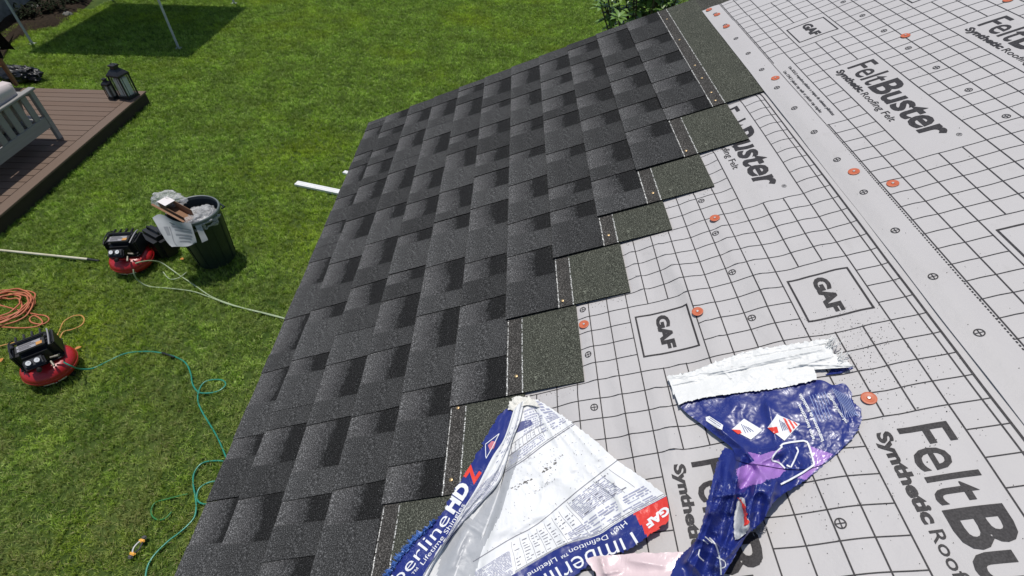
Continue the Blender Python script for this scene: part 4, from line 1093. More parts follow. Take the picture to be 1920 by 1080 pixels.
cord('extension_cord', [(-60, 553), (0, 551), (30, 552), (48, 556)], 0.0068, M['cord_tan'], 'straight length of orange cord running in above the coil', 'cord')
cord('extension_cord', [(101, 650, .2), (105, 635, .04), (112, 620), (118, 606), (127, 598), (140, 592), (153, 592), (158, 600), (152, 610), (135, 618), (119, 623), (110, 640), (102, 648, .1)], 0.0065, M['cord_tan'], 'thin tan cord loop behind the left compressor', 'cord')
cord('extension_cord', [(44, 641, .12), (25, 643), (5, 648), (-20, 656), (-60, 670)], 0.0065, M['cord_tan'], 'tan cord leaving the left compressor towards the left edge', 'cord')
# pole on the grass
M['pole_y'] = noisy('pole_pale', (0.52, 0.48, 0.33), (0.62, 0.59, 0.46), 5, 0.5)
pA = G(-60, 463, .04); pB = G(165, 486, .04); pC = G(186, 489, .04); d_ = (pB - pA).normalized()
tp = empty('painting_pole', pA, 0, 'long pale extension pole lying on the grass left of the bin', 'pole')
mb = MB(); mb.tube([(0, 0, 0), pB - pA], 0.0135, 12); mb.build('shaft', M['pole_y'], tp, None, True)
mb = MB(); mb.tube([pB - pA, (pB - pA).lerp(pC - pA, .3), pC - pA], [0.016, 0.013, 0.011], 12); mb.build('grip', M['blackmetal'], tp, None, True)
# white downspout lengths under the eave
def downspout(p, q, w_, hgt, lab):
    d = q - p; L = d.length; t = empty('downspout_piece', p, math.atan2(d.y, d.x), lab, 'downspout', 'white downspout pieces by the eave')
    mb = MB()
    for sy, sz, dy, dz in ((0, 1, w_, 0.003), (0, -1, w_, 0.003)): mb.box((L / 2, 0, hgt / 2 + sz * (hgt / 2 - 0.0015) + 0.02), (L, w_, 0.003))
    for s in (-1, 1): mb.box((L / 2, s * (w_ / 2 - 0.0015), hgt / 2 + 0.02), (L, 0.003, hgt - 0.006))
    for s in (-0.25, 0.25): mb.tube([(0, s * w_, hgt + 0.0205), (L, s * w_, hgt + 0.0205)], 0.003, 6)
    mb.build('channel', M['white_trim'], t)
q0 = G(557, 348); q1 = G(643, 366); downspout(q0, q0 + (q1 - q0) * 2.6, 0.085, 0.030, 'long white downspout length sticking out from under the eave')
q0 = G(646, 327); q1 = G(660, 331); downspout(q0, q0 + (q1 - q0) * 6, 0.06, 0.03, 'short visible end of a white downspout close to the eave')
# pliers
p = G(258, 1025); pl = empty('hand_pliers', (p.x, p.y, 0.035), 0, 'yellow and black pliers dropped on the grass at the bottom left', 'pliers')
e1 = G(249, 1038, .04) - pl.location; e2 = G(266, 1014, .04) - pl.location
ax = (e2 - e1).normalized(); sd = Vector((-ax.y, ax.x, 0))
for s in (-1, 1):
    mb = MB(); mb.tube(catmull([e1 + sd * 0.004 * s, e1.lerp(e2, .35) + sd * 0.020 * s, e1.lerp(e2, .7) + sd * 0.018 * s, e2 + sd * 0.008 * s], 6), 0.0065, 8); mb.build('handle', M['steel'] if s > 0 else M['blackmetal'], pl, None, True)
M['yel'] = mat('tool_yellow', (0.75, 0.36, 0.03), 0.4, 0.4)
for e, s in ((e1, -1), (e2, 1)):
    mb = MB(); mb.bbox(e, (0.045, 0.022, 0.018), 0.006, Matrix.Rotation(math.atan2(sd.y, sd.x), 3, 'Z')); mb.build('grip_sleeve', M['yel'], pl, None, True)
    mb = MB(); mb.bbox(e + ax * s * 0.022, (0.036, 0.026, 0.018), 0.007, Matrix.Rotation(math.atan2(sd.y, sd.x), 3, 'Z')); mb.build('jaw' if s > 0 else 'handle_end', M['blackmetal'], pl, None, True)
# fallen leaves
M['leaf_or'] = mat('fallen_leaf', (0.50, 0.20, 0.05), 0.6, 0.3)
for px, py, lab in ((348, 492, 'fallen orange leaf on the grass left of the bin foot'), (145, 661, 'fallen orange leaf beside the left compressor'), (8, 684, 'fallen orange leaf at the far left edge'), (0, 130, 'fallen reddish leaf on the lawn by the wooden chair')):
    p = G(px, py); mb = MB(); leaf(mb, Vector((0, 0, 0.045)), Vector((1, 0.4, 0.1)), 0.055, 0.035); o_ = mb.build('fallen_leaf', M['leaf_or']); o_.location = p; o_.rotation_euler = (0, 0, px); tag(o_, lab, 'leaf')
# shrub beyond the rake
rg = random.Random(21)
sh_ = empty('leafy_shrub', (1.85, 7.35, 0), 0, 'tall leafy green shrub rising behind the roof edge at the top', 'shrub')
lm = MB(); sm = MB()
for i in range(46):
    a = rg.uniform(0, 6.28); rr = rg.uniform(0.05, 1) ** 0.6; tip = Vector((math.cos(a) * 0.80 * rr, math.sin(a) * 0.62 * rr, 2.35 - 0.55 * rr * rr - rg.random() * 0.35))
    base = Vector((tip.x * 0.15, tip.y * 0.15, 0)); sm.tube(catmull([base, Vector((tip.x * .5, tip.y * .5, tip.z * .55)), tip], 4), 0.009, 6)
    for lv in range(3):
        c = tip - Vector((tip.x * .12, tip.y * .12, 0.14)) * lv
        for k_ in range(9):
            b = 2 * math.pi * k_ / 9 + rg.uniform(-.3, .3)
            leaf(lm, c, Vector((math.cos(b), math.sin(b), rg.uniform(0.0, 0.9) - 0.25 * lv)), rg.uniform(0.10, 0.165), rg.uniform(0.040, 0.062), mi=0)
lm.build('foliage', M['leaf_mid'], sh_, None, 'all'); sm.build('stem', M['stem'], sh_, None, True)
# ------------------------------------------------------------------ torn shingle wrappers
def resample(poly, n):
    P = catmull([Vector((p[0], p[1])) .to_3d() for p in poly], 6); L = plen(P)
    return [polyline_at(P, L * i / n)[0] for i in range(n + 1)]
class Patch:
    """sheet spanned by rows of places measured in the photograph; s along a row, t from row to row"""
    def __init__(s, rows, ns, ntt):
        rr = [resample(r_, ns) for r_ in rows]; s.ns = ns
        s.g = []; K = len(rows)
        cols = [catmull([r_[i] for r_ in rr], max(1, round(ntt / (K - 1)))) for i in range(ns + 1)]
        s.nt = len(cols[0]) - 1
        s.g = [[cols[i][j] for i in range(ns + 1)] for j in range(s.nt + 1)]
    def at(s, u, v):
        u = max(0, min(1, u)) * s.ns; v = max(0, min(1, v)) * s.nt
        i = min(int(u), s.ns - 1); j = min(int(v), s.nt - 1); fu, fv = u - i, v - j
        g = s.g
        return (g[j][i] * (1 - fu) + g[j][i + 1] * fu) * (1 - fv) + (g[j + 1][i] * (1 - fu) + g[j + 1][i + 1] * fu) * fv
    def outline(s):
        g = s.g
        return [(p.x, p.y) for p in g[0]] + [(g[j][-1].x, g[j][-1].y) for j in range(s.nt + 1)] + [(p.x, p.y) for p in reversed(g[-1])] + [(g[j][0].x, g[j][0].y) for j in range(s.nt, -1, -1)]
    def mesh(s, hf, colf=None, jag=0.0, edges='tblr', mb=None, seed=0):
        mb = mb or MB(); W = s.ns + 1; vs = []
        for j in range(s.nt + 1):
            for i in range(W):
                p = s.g[j][i].copy()
                if jag:
                    e = (('t' in edges and j == 0) or ('b' in edges and j == s.nt) or ('l' in edges and i == 0) or ('r' in edges and i == s.ns))
                    if e: p.x += jag * n3(p.x * 0.21, p.y * 0.21, seed) * 2; p.y += jag * n3(p.x * 0.23, p.y * 0.23, seed + 9) * 2
                vs.append((p.x, p.y, hf(p.x, p.y)))
        fs = []; mi = []
        for j in range(s.nt):
            for i in range(s.ns):
                fs.append((j * W + i, j * W + i + 1, (j + 1) * W + i + 1, (j + 1) * W + i))
                if colf:
                    c = (s.g[j][i] + s.g[j + 1][i + 1]) / 2; mi.append(colf(c.x, c.y))
                else: mi.append(0)
        b = len(mb.v); mb.v += [RP(*v) for v in vs]; mb.f += [tuple(q + b for q in f) for f in fs]; mb.mi += mi
        return mb
def creases(lst):
    """ridges and valleys: (x0,y0,x1,y1,width,height[,bias])"""
    def f(x, y):
        h = 0
        for c in lst:
            x0, y0, x1, y1, w_, ht = c[:6]; vx, vy = x1 - x0, y1 - y0; L2 = vx * vx + vy * vy
            t = ((x - x0) * vx + (y - y0) * vy) / L2; tc = max(0, min(1, t))
            d = math.hypot(x - x0 - tc * vx, y - y0 - tc * vy)
            if len(c) > 6:      # one-sided step
                sgn = ((x - x0) * vy - (y - y0) * vx) / math.sqrt(L2)
                k = 0.5 + 0.5 * math.tanh(sgn / w_); fade = math.exp(-max(0, abs(t - 0.5) - 0.5) ** 2 * 30)
                h += ht * k * fade * math.exp(-(max(0, sgn) / c[6]) ** 2)
            elif d < w_ * 3: h += ht * math.exp(-abs(d / w_) ** 1.4)
        return h
    return f
def ptext(mb, path, s, cap, hf, bold=0.0, clip=None, maxlen=6.0, lift=0.0006, sub=None, fit=True):
    """lettering run along a path of photo places, projected on the sheet"""
    P = catmull([Vector((p[0], p[1], 0)) for p in path], 8); L = plen(P)
    bm0 = text_tris(s, bold); xs = [v.co.x for v in bm0.verts]; x0, x1 = min(xs), max(xs); sy = cap / 0.73
    def fx(x, y):
        c, d = polyline_at(P, (x - x0) / (x1 - x0) * L); up = Vector((d.y, -d.x, 0)); q = c + up * (y * sy); return (q.x, q.y)
    bm = bm0.copy()
    # cut long edges before bending
    kx = L / (x1 - x0)
    for it in range(6):
        es = [e for e in bm.edges if math.hypot((e.verts[0].co.x - e.verts[1].co.x) * kx, (e.verts[0].co.y - e.verts[1].co.y) * sy) > maxlen]
        if not es: break
        bmesh.ops.subdivide_edges(bm, edges=es, cuts=1); bmesh.ops.triangulate(bm, faces=[f for f in bm.faces if len(f.verts) > 3])
    bm.verts.index_update(); pts_ = [fx(v.co.x, v.co.y) for v in bm.verts]; fs = [[v.index for v in f.verts] for f in bm.faces]; bm.free()
    if clip: fs = [f for f in fs if clip(sum(pts_[i][0] for i in f) / 3, sum(pts_[i][1] for i in f) / 3)]
    used = sorted({i for f in fs for i in f}); mp_ = {u: i for i, u in enumerate(used)}
    mb.add([RP(pts_[i][0], pts_[i][1], hf(*pts_[i]) + lift) for i in used], [tuple(mp_[i] for i in f) for f in fs])
def pline(mb, path, w_, hf, lift=0.0006, clip=None, smooth=True, step=5.0, closed=False):
    P = [Vector((p[0], p[1], 0)) for p in path]
    if closed: P.append(P[0])
    P = catmull(P, 8) if smooth else P
    L = plen(P); n = max(2, int(L / step)); vs = []
    for i in range(n + 1):
        c, d = polyline_at(P, L * i / n); nn = Vector((-d.y, d.x, 0)) * w_ / 2
        for sg in (1, -1):
            q = c + nn * sg; vs.append((q.x, q.y))
    fs = [(2 * i, 2 * i + 1, 2 * i + 3, 2 * i + 2) for i in range(n)]
    if clip: fs = [f for f in fs if clip(vs[f[0]][0], vs[f[0]][1])]
    mb.add([RP(x, y, hf(x, y) + lift) for x, y in vs], fs)
def ppoly(mb, poly, hf, lift=0.0004, maxlen=5.0):
    bm = bmesh.new(); vv = [bm.verts.new((p[0], p[1], 0)) for p in poly]; f = bm.faces.new(vv)
    bmesh.ops.triangulate(bm, faces=[f])
    for it in range(7):
        es = [e for e in bm.edges if e.calc_length() > maxlen]
        if not es: break
        bmesh.ops.subdivide_edges(bm, edges=es, cuts=1); bmesh.ops.triangulate(bm, faces=[q for q in bm.faces if len(q.verts) > 3])
    bm.verts.index_update()
    mb.add([RP(v.co.x, v.co.y, hf(v.co.x, v.co.y) + lift) for v in bm.verts], [[v.index for v in q.verts] for q in bm.faces]); bm.free()
def micro(mb, patch, s0, s1, t0, t1, nrow, hf, fill=0.8, dash=0.02, thick=0.45, seed=0, lift=0.0005, gap=0.35):
    """rows of illegibly small print: short strokes"""
    rg = random.Random(seed)
    for r_ in range(nrow):
        t = t0 + (t1 - t0) * (r_ + 0.5) / nrow; th = (t1 - t0) / nrow * thick / 2; s = s0
        while s < s1:
            w_ = dash * rg.uniform(0.3, 1.3); e = min(s1, s + w_)
            if rg.random() < fill:
                q = [patch.at(s, t - th), patch.at(e, t - th), patch.at(e, t + th), patch.at(s, t + th)]
                mb.add([RP(v.x, v.y, hf(v.x, v.y) + lift) for v in q], [(0, 1, 2, 3)])
            s = e + dash * gap * rg.uniform(0.4, 1.2)
def stl(mb, patch, s0, t0, s1, t1, w_, hf, n=14, lift=0.0005, wob=0.0):
    path = [patch.at(s0 + (s1 - s0) * i / n, t0 + (t1 - t0) * i / n) for i in range(n + 1)]
    pline(mb, [(p.x, p.y) for p in path], w_, hf, lift, None, False, 4.0)

def film(name, c1, c2, rough, dirt=None, coat=0.0, bump=0.35, bs=90, speck=None, lowf=1.8):
    mt = mat(name, c1, rough, 0.5, Coat_Weight=coat, Coat_Roughness=0.2); k = NT(mt); o = k.obj()
    c = k.mix(k.noise(o, 9, 4, 0.6), c1, c2)
    if dirt: c = k.mix(k.math('MULTIPLY', k.ramp(k.noise(o, 17, 5, 0.7), [(0.60, 0.0), (0.72, 1.0)]), k.ramp(k.noise(o, 160, 2), [(0.45, 0.0), (0.60, 1.0)])), c, dirt)
    if speck:
        m1 = k.ramp(k.noise(o, 430, 2), [(0.55, 0.0), (0.66, 1.0)]); m2 = k.ramp(k.noise(o, 11, 3, 0.7), [(0.46, 0.0), (0.62, 0.8)])
        c = k.mix(k.math('MULTIPLY', m1, m2), c, speck)
    k.col(c); f = k.math('ADD', k.noise(o, bs, 5, 0.65, 0.6), k.math('MULTIPLY', k.noise(o, bs * 0.28, 3, 0.6, 1.0), lowf)); k.bump(f, bump, 0.004); return mt
M['w_white'] = film('wrapper_white', (0.73, 0.735, 0.735), (0.79, 0.79, 0.785), 0.48, (0.42, 0.42, 0.42), 0.1, 0.30, 80)
M['w_liner'] = film('wrapper_liner', (0.70, 0.70, 0.68), (0.76, 0.76, 0.74), 0.5, (0.50, 0.49, 0.47), 0.05, 0.2, 90, None, 0.8)
M['w_shaded'] = film('wrapper_shaded_white', (0.60, 0.60, 0.60), (0.68, 0.68, 0.67), 0.45, None, 0.1, 0.25, 80)  # greyer white, with the shade beside the fold put into the colour
M['w_shadow'] = film('wrapper_painted_shadow', (0.36, 0.37, 0.39), (0.44, 0.45, 0.46), 0.45, None, 0.1, 0.25, 80)  # grey for the shadow bands painted on the white film
M['w_navy'] = film('wrapper_navy', (0.010, 0.018, 0.150), (0.014, 0.028, 0.20), 0.38, None, 0.14, 0.13, 130, (0.12, 0.16, 0.36), 0.5)
M['w_red'] = film('wrapper_red', (0.66, 0.035, 0.022), (0.74, 0.05, 0.035), 0.34, (0.75, 0.25, 0.2), 0.3, 0.3, 90)
M['w_purple'] = film('wrapper_purple', (0.33, 0.16, 0.50), (0.38, 0.20, 0.55), 0.42, None, 0.3, 0.3, 70)
M['w_pink'] = film('wrapper_pink', (0.68, 0.52, 0.53), (0.76, 0.62, 0.62), 0.30, None, 0.4, 0.5, 40)
M['w_inkn'] = mat('wrapper_ink_navy', (0.10, 0.11, 0.24), 0.6, 0.3)
M['w_inkg'] = mat('wrapper_ink_grey', (0.19, 0.19, 0.22), 0.6, 0.3)
M['w_inkp'] = mat('wrapper_ink_pale', (0.34, 0.35, 0.46), 0.6, 0.3)
M['w_letter'] = mat('wrapper_lettering', (0.78, 0.79, 0.80), 0.45, 0.4)
M['w_redink'] = mat('wrapper_red_ink', (0.72, 0.05, 0.03), 0.45, 0.4)
def wrapper_root(cx, cy, lab):
    o_ = RP(cx, cy, 0); mw = MR @ Matrix.Translation(o_)
    return empty('torn_wrapper', mw=mw, label=lab, cat='wrapper', group='torn shingle wrappers on the roof'), Matrix.Translation(-o_)

# ---- left wrapper: white back side full of print, navy front folded round both edges
W1, L1 = wrapper_root(1000, 930, 'torn white shingle wrapper printed with tables, navy strips along its left and lower edges')
cr1 = creases([(1020, 905, 1075, 880, 5, 0.0035), (1075, 880, 1140, 852, 4, 0.003), (1020, 905, 1015, 945, 6, 0.003), (1005, 760, 1045, 830, 6, 0.004),
               (1000, 870, 1080, 920, 18, 0.004), (1083, 920, 1140, 990, 14, 0.006), (930, 1000, 1010, 960, 10, 0.004), (1120, 850, 1190, 950, 22, 0.005),
               (950, 1005, 900, 1060, 8, -0.003), (962, 850, 900, 1075, 5, 0.010, 60), (1060, 790, 1120, 860, 3, 0.0025), (1010, 765, 1080, 850, 2.5, 0.0022), (985, 900, 1050, 960, 2.5, 0.002), (960, 1000, 1075, 930, 3, 0.0030), (1100, 880, 1180, 960, 4, 0.003), (1150, 900, 1170, 970, 3, 0.004), (1040, 960, 1060, 1020, 3, 0.003), (1000, 800, 1030, 790, 2, 0.002)])
def h_main(x, y):
    base = 0.010 + 0.0035 * n3(x * 0.014, y * 0.014, 2) + 0.0022 * n3(x * 0.045, y * 0.045, 3) + 0.0007 * n3(x * 0.13, y * 0.13, 4)
    e = max(0.0, (x - 1080) / 170); base += 0.016 * e * e + 0.012 * max(0, (y - 960) / 120) * max(0, (x - 1000) / 200)
    return max(0.008, base + cr1(x, y))
rows_main = [[(964, 766), (985, 752), (1008, 749)], [(960, 800), (1000, 782), (1043, 772)], [(950, 850), (1005, 810), (1058, 782)], [(946, 887), (985, 862), (1020, 835), (1078, 796)],
             [(925, 955), (1000, 910), (1060, 865), (1118, 828)], [(887, 1053), (957, 1010), (1007, 983), (1083, 920), (1157, 863)], [(880, 1095), (965, 1042), (1050, 1000), (1125, 945), (1207, 897)],
             [(872, 1125), (940, 1090), (1000, 1055), (1060, 1022), (1120, 1004), (1150, 985), (1190, 961), (1249, 930)]]
pm = Patch(rows_main, 90, 110)
bandm = [(958, 848), (978, 842), (958, 900), (938, 965), (905, 1030), (880, 1110), (868, 1110), (890, 1030), (925, 950), (944, 890)]  # outline of the shadow band painted along the fold
pm.mesh(h_main, lambda x, y: 1 if in_poly(x, y, bandm) else 0, 1.2, 'r').build('white_film', [M['w_white'], M['w_shadow']], W1, L1, 'all')
rows_blue = [rows_main[-1], [(868, 1132), (938, 1097), (1000, 1064), (1062, 1031), (1120, 1013), (1152, 993), (1192, 969), (1251, 936)], [(900, 1150), (970, 1110), (1040, 1075), (1090, 1050), (1135, 1028), (1168, 1008), (1205, 987), (1254, 955)],
             [(940, 1170), (1000, 1130), (1060, 1092), (1100, 1064), (1140, 1043), (1178, 1030), (1215, 1005), (1254, 976)]]
pb = Patch(rows_blue, 110, 36)
red_poly = [(1188, 963), (1216, 948), (1249, 931), (1262, 930), (1262, 982), (1214, 1008), (1202, 985)]
pb.mesh(h_main, lambda x, y: 1 if in_poly(x, y, red_poly) else 0, 3.0, 'b', seed=3).build('navy_film', [M['w_navy'], M['w_red']], W1, L1, 'all')
# white film left of the crease; shade by the fold painted as greyer colours
plw = Patch([[(938, 892), (946, 880)], [(912, 920), (930, 945)], [(870, 958), (912, 990)], [(846, 992), (898, 1030)], [(815, 1040), (886, 1065)], [(780, 1095), (874, 1125)]], 30, 70)
crl = creases([(862, 972, 905, 1000, 6, 0.004), (874, 960, 915, 985, 4, 0.003), (850, 1060, 880, 985, 12, 0.006), (836, 1080, 868, 1000, 8, 0.004)])
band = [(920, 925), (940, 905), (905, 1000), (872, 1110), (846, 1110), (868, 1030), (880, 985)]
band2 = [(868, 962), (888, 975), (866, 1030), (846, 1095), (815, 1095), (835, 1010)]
plw.mesh(lambda x, y: min(h_main(x, y), 0.0125) - 0.001 + crl(x, y), lambda x, y: 1 if (in_poly(x, y, band) or in_poly(x, y, band2)) else 0, 0, '').build('white_film', [M['w_shaded'], M['w_shadow']], W1, L1, 'all')
# folded strip and navy strip on the left
def h_fold(x, y):
    return h_main(x, y) + 0.011 + 0.002 * n3(x * 0.06, y * 0.02, 7)
rows_fold = [[(963, 768), (972, 758), (984, 750)], [(945, 822), (960, 805), (975, 790)], [(923, 857), (945, 845), (962, 822)], [(893, 915), (925, 888), (951, 862)], [(866, 958), (893, 930), (935, 905)],
             [(842, 1000), (868, 965), (900, 945)], [(818, 1040), (832, 1020), (850, 1000)], [(790, 1085), (803, 1062), (820, 1045)], [(770, 1120), (785, 1100), (800, 1085)]]
pf = Patch(rows_fold, 26, 90)
def h_foldp(x, y):
    return h_fold(x, y)
pfm = MB(); W_ = pf.ns + 1
for j in range(pf.nt + 1):
    for i in range(W_):
        p = pf.g[j][i]; s_ = i / pf.ns
        hh = h_main(p.x, p.y) + 0.003 + 0.0125 * math.sin(math.pi * min(1, s_ * 0.93 + 0.07)) ** 0.7 + 0.0015 * n3(p.x * 0.07, p.y * 0.03, 7) + 0.0016 * math.sin(s_ * 19 + p.y * 0.01)
        pfm.v.append(RP(p.x, p.y, hh))
for j in range(pf.nt):
    for i in range(pf.ns): pfm.f.append((j * W_ + i, j * W_ + i + 1, (j + 1) * W_ + i + 1, (j + 1) * W_ + i)); pfm.mi.append(0)
pfm.build('folded_edge', M['w_white'], W1, L1, 'all')
def fold_h_at(s_, p): return h_main(p.x, p.y) + 0.003 + 0.0125 * math.sin(math.pi * min(1, s_ * 0.93 + 0.07)) ** 0.7 + 0.0015 * n3(p.x * 0.07, p.y * 0.03, 7) + 0.0016 * math.sin(s_ * 19 + p.y * 0.01)
def fmicro(mb, s0, s1, t0, t1, n_, seed, fill=0.8, along=True, dash=0.02):
    rg = random.Random(seed)
    for r_ in range(n_):
        s_ = s0 + (s1 - s0) * (r_ + 0.5) / n_; w_ = (s1 - s0) / n_ * 0.25; t = t0
        while t < t1:
            e = min(t1, t + dash * rg.uniform(0.4, 1.3))
            if rg.random() < fill:
                q = [(s_ - w_, t), (s_ + w_, t), (s_ + w_, e), (s_ - w_, e)]
                mb.add([RP(pf.at(*c).x, pf.at(*c).y, fold_h_at(c[0], pf.at(*c)) + 0.0006) for c in q], [(0, 1, 2, 3)])
            t = e + 0.004
mb = MB(); fmicro(mb, 0.15, 0.9, 0.38, 0.58, 11, 1, 0.92); fmicro(mb, 0.08, 0.6, 0.60, 1.0, 6, 2, 0.85); fmicro(mb, 0.15, 0.9, 0.10, 0.30, 5, 3, 0.35, dash=0.01); fmicro(mb, 0.55, 0.92, 0.60, 0.78, 4, 4, 0.9)
o_ = mb.build('fold_print', M['w_inkp'], W1, L1); o_['kind'] = 'stuff'
rows_nv = [[(944, 770), (955, 765), (972, 768)], [(922, 800), (935, 802), (952, 806)], [(900, 842), (916, 848), (934, 858)], [(878, 878), (895, 892), (908, 905)], [(852, 920), (868, 932), (886, 945)], [(826, 965), (845, 975), (862, 985)],
           [(790, 1003), (815, 1018), (832, 1028)], [(755, 1040), (782, 1058), (800, 1075)], [(725, 1085), (755, 1100), (775, 1115)]]
pn = Patch(rows_nv, 26, 96)
def h_nv(x, y):
    return 0.011 + 0.003 * n3(x * 0.02, y * 0.02, 12) + 0.0016 * n3(x * 0.07, y * 0.07, 13) + 0.0006 * n3(x * 0.2, y * 0.2, 14)
pn.mesh(h_nv, None, 3.2, 'l', seed=5).build('navy_strip', M['w_navy'], W1, L1, 'all')
# torn fringe of bleached blue fibres on the lower left
mb = MB(); rg = random.Random(9)
for i in range(260):
    t = rg.uniform(0.66, 1.0); p = pn.at(0.02, t); L_ = rg.uniform(5, 17) * (1 if t > 0.74 else 0.5)
    a = math.pi + 0.65 + rg.gauss(0, 0.5); q = (p.x + math.cos(a) * L_, p.y + math.sin(a) * L_ * 0.9)
    mid_ = ((p.x + q[0]) / 2 + rg.gauss(0, 2), (p.y + q[1]) / 2 + rg.gauss(0, 2)); w_ = rg.uniform(0.8, 2.2)
    n_ = Vector((-(q[1] - p.y), q[0] - p.x)).normalized() * w_
    mb.add([RP(p.x - n_.x, p.y - n_.y, 0.012), RP(p.x + n_.x, p.y + n_.y, 0.012), RP(mid_[0] + n_.x * .7, mid_[1] + n_.y * .7, 0.012 + rg.uniform(0, .008)), RP(mid_[0] - n_.x * .7, mid_[1] - n_.y * .7, 0.012 + rg.uniform(0, .008)), RP(q[0], q[1], rg.uniform(0.006, 0.016))], [(0, 1, 2, 3), (3, 2, 4)])
M['w_fringe'] = film('wrapper_fringe', (0.03, 0.09, 0.36), (0.10, 0.22, 0.55), 0.4, None, 0.1, 0.3, 90)
o_ = mb.build('torn_fringe', M['w_fringe'], W1, L1); o_['kind'] = 'stuff'
# cream torn tip at the apex
mb = MB()
pt_ = Patch([[(950, 762), (958, 752), (966, 744), (985, 743), (1000, 748)], [(954, 768), (966, 760), (978, 754), (990, 752), (1008, 756)], [(962, 772), (972, 766), (984, 760), (996, 760), (1012, 764)]], 30, 10)
pt_.mesh(lambda x, y: h_main(x, y) + 0.006 + 0.006 * n3(x * 0.12, y * 0.12, 3), None, 3.5, 'tl', mb); mb.build('torn_tip', film('wrapper_cream', (0.70, 0.68, 0.60), (0.78, 0.76, 0.70), 0.5, None, 0, 0.6, 120), W1, L1, 'all')
# printed matter
mb = MB(); out_b = pb.outline(); inb = lambda x, y: in_poly(x, y, out_b)
ptext(mb, [(1171, 976), (1145, 998), (1100, 1017), (1066, 1031), (1036, 1047), (1004, 1066), (975, 1083)], 'High Definition™ Lifetime S', 9.5, h_main, 0.0, inb)
mb.build('white_lettering', M['w_letter'], W1, L1); mb = MB()
ptext(mb, [(1196, 990), (1165, 1008), (1130, 1022), (1098, 1034), (1068, 1049), (1030, 1070), (980, 1098)], 'Timberline', 38, h_main, -0.005, inb, 5)
o_ = mb.build('white_lettering', M['w_letter'], W1, L1)
mb = MB(); ptext(mb, [(1249, 948), (1230, 963), (1208, 979)], 'GAF', 15, h_main, 0.05, inb, 4); mb.build('white_letters_on_red', M['w_letter'], W1, L1)
out_n = pn.outline(); inn = lambda x, y: in_poly(x, y, out_n)
mb = MB(); ptext(mb, [(716, 1128), (762, 1080), (805, 1027), (827, 1000), (845, 972)], 'mberline', 23, h_nv, -0.004, inn, 5)
mb.build('white_lettering', M['w_letter'], W1, L1); mb = MB()
ptext(mb, [(849, 964), (865, 940), (883, 914)], 'HD', 24, h_nv, 0.05, inn, 5)
mb.build('white_lettering', M['w_letter'], W1, L1); mb = MB()
ptext(mb, [(752, 1110), (784, 1073), (803, 1047), (837, 1003), (872, 947)], 'ition™ Lifetime Shingles', 8.5, h_nv, 0.0, inn, 4)
mb.build('white_lettering', M['w_letter'], W1, L1); mb = MB()
pline(mb, [(936, 813), (922, 841), (911, 860), (910, 833)], 1.3, h_nv, 0.0008, None, False, 4, True)
mb.build('emblem_outline', M['w_letter'], W1, L1)
mb = MB(); ptext(mb, [(887, 908), (895, 896), (903, 884)], 'Z', 24, h_nv, 0.05, inn, 5); mb.build('red_letter', M['w_redink'], W1, L1)
mb = MB(); ppoly(mb, [(930, 828), (926, 840), (919, 845), (915, 835), (922, 827)], h_nv); mb.build('pink_emblem', mat('emblem_pink', (0.55, 0.18, 0.22), 0.5), W1, L1)
mi1 = MB()      # fine print
B1 = dict(hf=h_main)
micro(mi1, pm, 0.30, 0.62, 0.07, 0.25, 9, h_main, 0.8, 0.03, 0.5, 21)
micro(mi1, pm, 0.62, 0.95, 0.02, 0.26, 10, h_main, 0.92, 0.10, 0.6, 22, gap=0.05)
micro(mi1, pm, 0.05, 0.60, 0.33, 0.40, 4, h_main, 0.85, 0.03, 0.5, 23)
micro(mi1, pm, 0.62, 0.97, 0.28, 0.36, 3, h_main, 0.85, 0.05, 0.5, 24)
o_ = mi1.build('fine_print', M['w_inkp'], W1, L1); o_['kind'] = 'stuff'
mi2 = MB()
for (s0, s1, t0, t1, nr, sd, fl, dh) in ((0.03, 0.24, 0.785, 0.995, 18, 31, 0.97, 0.03), (0.54, 0.97, 0.885, 0.935, 4, 32, 0.97, 0.05), (0.54, 0.97, 0.945, 0.985, 3, 33, 0.95, 0.05), (0.64, 0.88, 0.735, 0.865, 13, 34, 0.80, 0.012)):
    micro(mi2, pm, s0, s1, t0, t1, nr, h_main, fl, dh, 0.55, sd, gap=0.18)
o_ = mi2.build('fine_print', M['w_inkp'], W1, L1); o_['kind'] = 'stuff'
mi3 = MB(); rg = random.Random(77)
for col in range(7):     # the big table: columns with small entries
    s0 = 0.26 + 0.052 * col
    for r_ in range(8):
        t = 0.755 + 0.026 * r_ + rg.uniform(-0.003, 0.003)
        if rg.random() < 0.85: micro(mi3, pm, s0 + 0.006, s0 + rg.uniform(0.02, 0.045), t, t + 0.008, 1, h_main, 1, 0.03, 0.8, rg.randint(0, 99))
for col in range(5):
    for r_ in range(5):
        if rg.random() < 0.8: micro(mi3, pm, 0.66 + 0.055 * col, 0.66 + 0.055 * col + rg.uniform(0.015, 0.03), 0.735 + 0.028 * r_, 0.745 + 0.028 * r_, 1, h_main, 1, 0.03, 0.7, rg.randint(0, 99))
for col in range(6):
    for r_ in range(3):
        if rg.random() < 0.8: micro(mi3, pm, 0.07 + 0.08 * col, 0.07 + 0.08 * col + 0.03, 0.27 + 0.022 * r_, 0.276 + 0.022 * r_, 1, h_main, 1, 0.03, 0.7, rg.randint(0, 99))
o_ = mi3.build('fine_print', M['w_inkg'], W1, L1); o_['kind'] = 'stuff'
mb = MB()
stl(mb, pm, 0.0, 0.715, 1, 0.715, 1.5, h_main); stl(mb, pm, 0.0, 0.425, 1, 0.425, 1.6, h_main); stl(mb, pm, 0.0, 0.412, 1, 0.412, 0.8, h_main)
